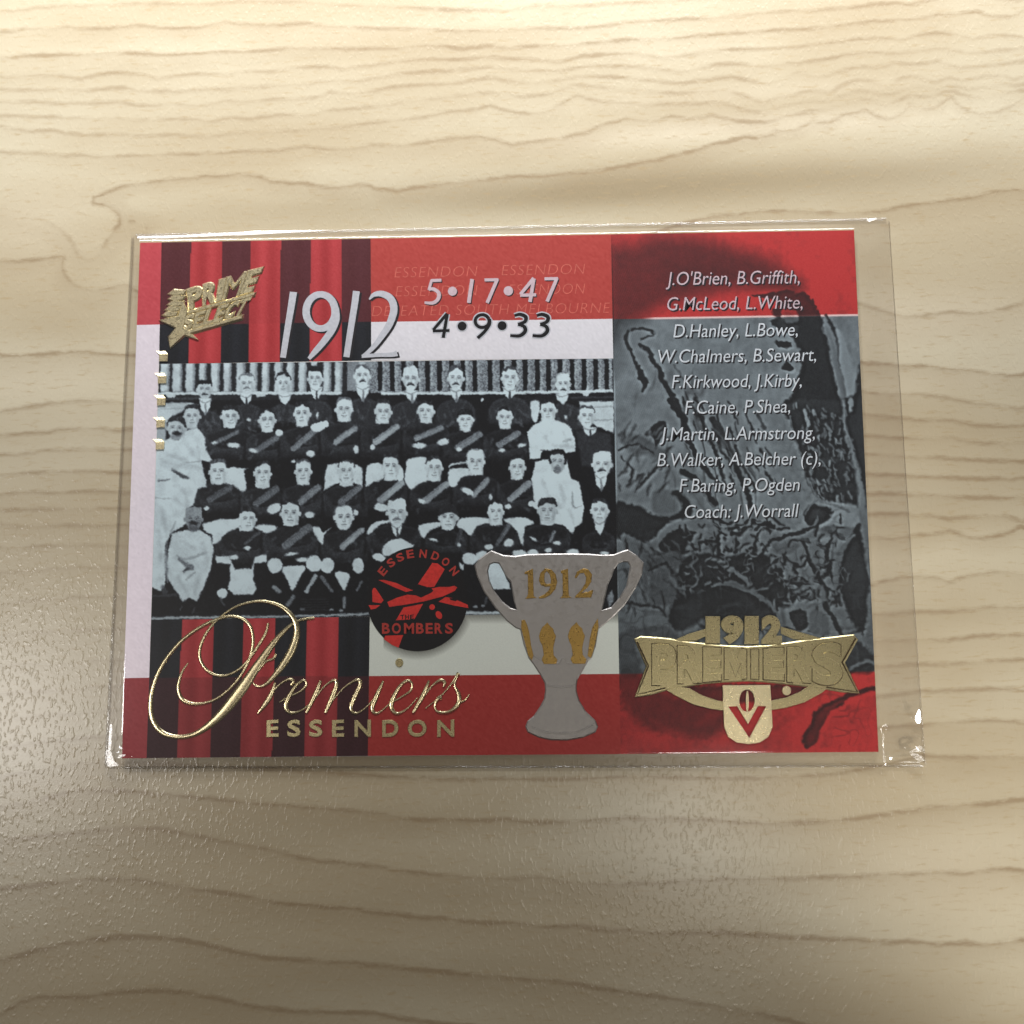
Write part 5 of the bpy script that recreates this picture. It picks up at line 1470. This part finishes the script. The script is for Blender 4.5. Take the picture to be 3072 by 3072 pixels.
# ---- gold banner badge
bb = raised('banner_badge', [T('E', [(203, 325), (235, 312), (330, 318), (410, 326), (470, 338), (640, 358), (740, 366), (850, 370), (960, 364), (1080, 350), (1200, 332), (1330, 318), (1470, 302), (1490, 325), (1415, 458), (1502, 636), (1400, 625), (1310, 610), (1180, 592), (1080, 580), (960, 568), (850, 562), (720, 568), (600, 578), (470, 598), (380, 616), (280, 645), (205, 656), (272, 482)])], M_GOLD_DULL, 0.00002, 0.00008, None, 0.00013)
top_o = [(440, 326), (500, 300), (580, 275), (660, 255), (1045, 250), (1120, 270), (1200, 292), (1275, 318), (1200, 332), (1130, 342), (1060, 330), (985, 318), (900, 345), (850, 350), (700, 345), (640, 320), (570, 336), (500, 342)]
raised('hoop', [T('E', [(438, 326), (520, 292), (640, 256), (640, 292), (560, 330), (470, 336)]), T('E', [(1050, 252), (1140, 278), (1280, 318), (1200, 330), (1120, 322), (1050, 290)]),
                T('E', [(470, 600), (520, 610), (590, 650), (680, 680), (718, 686), (718, 736), (640, 726), (540, 700), (440, 650), (385, 618)]),
                T('E', [(988, 682), (1080, 664), (1160, 630), (1210, 598), (1310, 612), (1290, 630), (1180, 690), (1080, 720), (990, 734)])], M_GOLD_DULL, 0.00001, 0.00009, bb, 0.00005)
mes = []
for ch, x0, x1, y0, y1 in (('1', 612, 695, 192, 348), ('9', 702, 832, 186, 352), ('1', 838, 920, 190, 352), ('2', 936, 1054, 186, 350)):
    me = text_mesh(ch, 0.07); in_quad(me, T('E', [(x0, y0), (x1, y0), (x1, y1), (x0, y1)]), 0.00016); face_up(me); thicken(me, 0.00014, 0.00006); mes.append(me)
link('year_numerals', join(mes), M_GOLD_DULL, bb)
letters = (('P', 302, 440, 352, 350, 590, 590), ('R', 450, 585, 362, 368, 580, 576), ('E', 598, 702, 370, 374, 572, 562), ('M', 722, 848, 376, 384, 556, 552), ('I', 876, 918, 384, 384, 552, 556),
           ('E', 948, 1066, 380, 372, 556, 564), ('R', 1085, 1222, 370, 364, 570, 578), ('S', 1230, 1405, 352, 335, 590, 590))
mes, mes2 = [], []
for ch, x0, x1, ya, yb, yc, yd in letters:
    def letter(x0, x1, ya, yb, yc, yd, z):
        quad = [(x0, ya), (x1, yb), (x1, yd), (x0, yc)]
        if ch == 'M':           # a block M with a deep notch
            sh = np.array([(0, 0), (.27, 0), (.5, .46), (.73, 0), (1, 0), (1, 1), (.77, 1), (.77, .42), (.5, .92), (.23, .42), (.23, 1), (0, 1)])
            return flat(None, [T('E', [tuple(v) for v in bilin(quad, sh[:, 0], sh[:, 1])])], None, z)
        me = text_mesh(ch, 0.04)
        in_quad(me, T('E', quad), z); face_up(me)
        return me
    mes2.append(letter(x0 - 5, x1 + 5, ya - 5, yb - 5, yc + 6, yd + 6, 0.000150))
    me = letter(x0, x1, ya, yb, yc, yd, 0.00022); thicken(me, 0.00006, 0.00004); mes.append(me)
wl = link('word_lettering', join(mes), M_GOLD_DULL, bb)
link('letter_groove', join(mes2), M_GROOVE, bb)
shield = [(712, 592), (986, 590), (994, 720), (1000, 830), (975, 890), (925, 922), (860, 931), (795, 922), (745, 890), (722, 835), (716, 720)]
vcut = [(742, 714), (795, 710), (858, 815), (915, 710), (965, 712), (866, 897)]
raised('shield', [T('E', shield), T('E', vcut), T('E', disc(852, 680, 46, 26, 66))], M_GOLD, 0.00003, 0.00013, bb, 0.00005)
raised('ball_seam', [T('E', disc(854, 682, 8, 16, 60))], M_GOLD, 0.00003, 0.0001, bb)
raised('foil_dot', [T('E', disc(1082, 622, 24, 20, 26))], M_GOLD, 0.0, 0.00010, None, 0.00006)
ribbon('edge_line', [T('E', [(215, 340, 10), (280, 480, 10), (215, 645, 8), (380, 606, 8)]), T('E', [(1480, 320, 10), (1402, 458, 10), (1490, 630, 10), (1310, 602, 8)])], M_GROOVE, 0.000145, 0, bb, 0, False)
# ------------------------------------------------------------------ the clear sleeve
sleeve = part_root('card_sleeve', 'clear soft plastic sleeve with bright crumpled corners around the printed card', 'sleeve', (0, 0, 0))

def clear_mat(name, tint, rough, gloss=1.0, bump=None, haze=0.011):
    m = bpy.data.materials.new(name)
    m.use_nodes = True
    nt = m.node_tree
    nt.nodes.clear()
    out = N(nt, 'ShaderNodeOutputMaterial')
    tr = N(nt, 'ShaderNodeBsdfTransparent'); tr.inputs[0].default_value = tint
    gl = N(nt, 'ShaderNodeBsdfGlossy'); gl.inputs['Roughness'].default_value = rough
    gl.inputs['Color'].default_value = (0.96, 0.97, 1.0, 1)
    lw_ = N(nt, 'ShaderNodeLayerWeight'); lw_.inputs['Blend'].default_value = 0.5
    fr5 = math_node(nt, 'POWER', lw_.outputs['Facing'], 5.0)
    refl = math_node(nt, 'ADD', math_node(nt, 'MULTIPLY', fr5, 0.96), 0.04)      # Schlick, the same from either side
    mx = N(nt, 'ShaderNodeMixShader')
    nt.links.new(math_node(nt, 'MULTIPLY', refl, gloss, clamp=True), mx.inputs[0])
    nt.links.new(tr.outputs[0], mx.inputs[1]); nt.links.new(gl.outputs[0], mx.inputs[2])
    df = N(nt, 'ShaderNodeBsdfDiffuse'); df.inputs[0].default_value = (0.80, 0.80, 0.83, 1)
    mz = N(nt, 'ShaderNodeMixShader'); mz.inputs[0].default_value = haze          # the faint milkiness of the film
    nt.links.new(mx.outputs[0], mz.inputs[1]); nt.links.new(df.outputs[0], mz.inputs[2])
    nt.links.new(mz.outputs[0], out.inputs[0])
    if bump:
        n = noise(nt, bump[0], 2)
        bp = N(nt, 'ShaderNodeBump'); bp.inputs['Strength'].default_value = bump[1]; bp.inputs['Distance'].default_value = 0.0002
        nt.links.new(n, bp.inputs['Height']); nt.links.new(bp.outputs[0], gl.inputs['Normal'])
    return m
M_CLEAR = clear_mat('clear_film', (0.985, 0.98, 0.98, 1), 0.07, 1.15, (120, 0.15))
M_BACK = clear_mat('clear_film_back', (0.975, 0.97, 0.965, 1), 0.2, 0.4)
M_WELD = clear_mat('welded_edge', (0.93, 0.925, 0.92, 1), 0.12, 1.6, (900, 0.4))

SQ = [(398, 706), (2667, 656), (2776, 2299), (317, 2303)]          # sleeve outline in the photo, clockwise from top left
sq = at([p[0] for p in SQ], [p[1] for p in SQ], 0.0002)
nx, ny = 330, 240
ss = np.linspace(0, 1, nx); tt_ = np.linspace(0, 1, ny)
ss = 0.5 - 0.5 * np.cos(np.pi * (0.15 + 0.7 * ss)) ; ss = (ss - ss[0]) / (ss[-1] - ss[0])
tt_ = 0.5 - 0.5 * np.cos(np.pi * (0.15 + 0.7 * tt_)); tt_ = (tt_ - tt_[0]) / (tt_[-1] - tt_[0])
Sg, Tg = np.meshgrid(ss, tt_)
Pg = bilin(sq, Sg, Tg)
# distance (metres) outside the card's rectangle and inside the sleeve's edge
cc2 = at([c[0] for c in CORN], [c[1] for c in CORN], ZP)
def edge_d(P_, a, b):
    e = (b - a)[:2]; L = np.linalg.norm(e); n_ = np.array([-e[1], e[0]]) / L
    return (P_[..., 0] - a[0]) * n_[0] + (P_[..., 1] - a[1]) * n_[1]
dout = np.full(Sg.shape, -1.0)
for i in range(4):
    dout = np.maximum(dout, edge_d(Pg, cc2[i], cc2[(i + 1) % 4]))
din = np.full(Sg.shape, 1.0); 
for i in range(4):
    din = np.minimum(din, -edge_d(Pg, sq[i], sq[(i + 1) % 4]))
dout = np.maximum(dout, 0)
din = np.maximum(din, 0)
h = np.full(Sg.shape, CARD_TOP + 0.00040)
ramp = din / (din + dout + 1e-9)
lin_top = np.clip(1 - Tg / 0.06, 0, 1)                       # the far edge stands a little proud and runs straight
ramp = ramp * lin_top + ramp * ramp * (3 - 2 * ramp) * (1 - lin_top)
edge_h = 0.00022 + lin_top * (0.00062 * np.clip(1 - Sg / 0.42, 0, 1) ** 0.7 + 0.00012)
h = edge_h + (h - edge_h) * ramp
h += (value_noise(Pg[..., 0] * 1e3 + 200, Pg[..., 1] * 1e3 + 200, 14.0, 21) - .5) * 0.00016 * ramp
h += (value_noise(Pg[..., 0] * 1e3 + 200, Pg[..., 1] * 1e3 + 200, 5.0, 22) - .5) * 0.00005 * ramp
def bump_at(u, v, r, a):
    c_ = at(u, v, 0.0005)
    return a * np.exp(-((Pg[..., 0] - c_[0]) ** 2 + (Pg[..., 1] - c_[1]) ** 2) / (r * r))
# crumpled welds at the two near corners, the crease beside the card's right edge
for u, v, r_, a_ in ((332, 2262, .0013, .0009), (368, 2266, .0009, .0007), (350, 2288, .0007, .0005), (2756, 2262, .0012, .0009), (2768, 2280, .0008, .0006), (2756, 2150, .0008, .0004), (2657, 2178, .0005, .0003)):
    h += bump_at(u, v, r_, a_)
sl0 = at([2646, 2651], [1980, 2288], 0.0005)
dl = edge_d(Pg, sl0[0], sl0[1])
vis = np.clip((Tg - 0.70) / 0.25, 0, 1)
h += 0.00018 * np.exp(-(dl / 0.00018) ** 2) * vis
h = np.maximum(h, 0.00012)
h = np.where(dout <= 0, np.maximum(h, CARD_TOP + 0.00026), h)
P3 = Pg.copy(); P3[..., 2] = h
me = grid_mesh(P3); smooth(me)
link('front_sheet', me, M_CLEAR, sleeve)
Pb = Pg[::8, ::8].copy(); Pb[..., 2] = 0.00006
me = grid_mesh(Pb)
link('back_sheet', me, M_BACK, sleeve)
# welded edges: slim clear beads along the four sides
def bead(pts, r_):
    p = np.array(pts, float)
    V, Fc = [], []
    n_ = len(p); m_ = 8
    tg = np.gradient(p, axis=0); tg /= np.linalg.norm(tg, axis=1)[:, None]
    nr = np.stack([-tg[:, 1], tg[:, 0], 0 * tg[:, 0]], -1)
    for j in range(m_):
        a = 2 * math.pi * j / m_
        q = p + nr * (r_ * 1.6 * math.cos(a)); q[:, 2] = r_ * 1.02 + r_ * math.sin(a) + 0.00007
        V.append(q)
    for j in range(m_):
        for i in range(n_ - 1):
            a0 = j * n_ + i; b0 = ((j + 1) % m_) * n_ + i
            Fc.append((a0, a0 + 1, b0 + 1, b0))
    me = mesh_from(np.concatenate(V), Fc)
    smooth(me)
    return me
for i in range(4):
    a, b_ = sq[i], sq[(i + 1) % 4]
    k_ = np.linspace(0.004, 0.996, 60)[:, None]
    pts_ = a + (b_ - a) * k_
    link('welded_edge', bead(pts_, (0.00010, 0.00004, 0.00008, 0.00011)[i]), M_WELD, sleeve)
# glints of the crumpled corners: added film facets, each tipped to mirror a lamp
M_GLINT = clear_mat('glint_film', (0.96, 0.96, 0.96, 1), 0.22, 2.6, (1500, 0.25), 0.07)
CROP['N'] = (280, 2000, .20704); CROP['O'] = (2440, 2000, .20704)
def fold(c, pts, lamp_name, z0):
    src = np.array(T(c, pts))
    if len(src) > 4:
        src = catmull(src, True, 3)
    p = at(src[:, 0], src[:, 1], z0)
    mid = p.mean(0)
    L = np.array(bpy.data.objects[lamp_name].location) - mid; L /= np.linalg.norm(L)
    V_ = CN - mid; V_ /= np.linalg.norm(V_)
    n_ = L + V_; n_ /= n_[2]
    p[:, 2] = z0 - (p[:, 0] - mid[0]) * n_[0] - (p[:, 1] - mid[1]) * n_[1]
    me = mesh_from(p, [tuple(range(len(p)))])
    face_up(me)
    link('glint_fold', me, M_GLINT, sleeve)
fold('N', [(185, 1215), (245, 1222), (278, 1300), (300, 1365), (372, 1430), (300, 1440), (208, 1442), (180, 1340)], 'lamp_ceiling_left', 0.0009)
fold('N', [(352, 1318), (385, 1280), (470, 1268), (440, 1302), (372, 1332)], 'lamp_ceiling_left', 0.0013)
fold('N', [(238, 850), (272, 850), (268, 1030), (250, 1195), (215, 1195), (225, 1030)], 'lamp_ceiling_left', 0.0008)
fold('O', [(1408, 1258), (1500, 1258), (1570, 1300), (1612, 1365), (1540, 1372), (1450, 1318)], 'lamp_ceiling_right', 0.0009)
fold('O', [(1400, 1240), (1500, 1168), (1542, 1140), (1585, 1180), (1612, 1225), (1530, 1235)], 'lamp_ceiling_right', 0.0007)
fold('O', [(1230, 1388), (1400, 1372), (1535, 1376), (1530, 1398), (1380, 1392)], 'lamp_ceiling_right', 0.0006)
fold('O', [(1230, 1430), (1450, 1418), (1590, 1425), (1580, 1450), (1400, 1440)], 'lamp_ceiling_right', 0.0005)
fold('O', [(1010, 860), (1050, 818), (1085, 885)], 'lamp_ceiling_right', 0.0011)
fold('O', [(1002, 1000), (1012, 1000), (1030, 1290), (1050, 1380), (1018, 1380), (1008, 1250)], 'lamp_ceiling_right', 0.0009)
fold('O', [(1520, 620), (1545, 690), (1565, 800), (1520, 820), (1478, 760), (1495, 680)], 'fill_right', 0.0008)
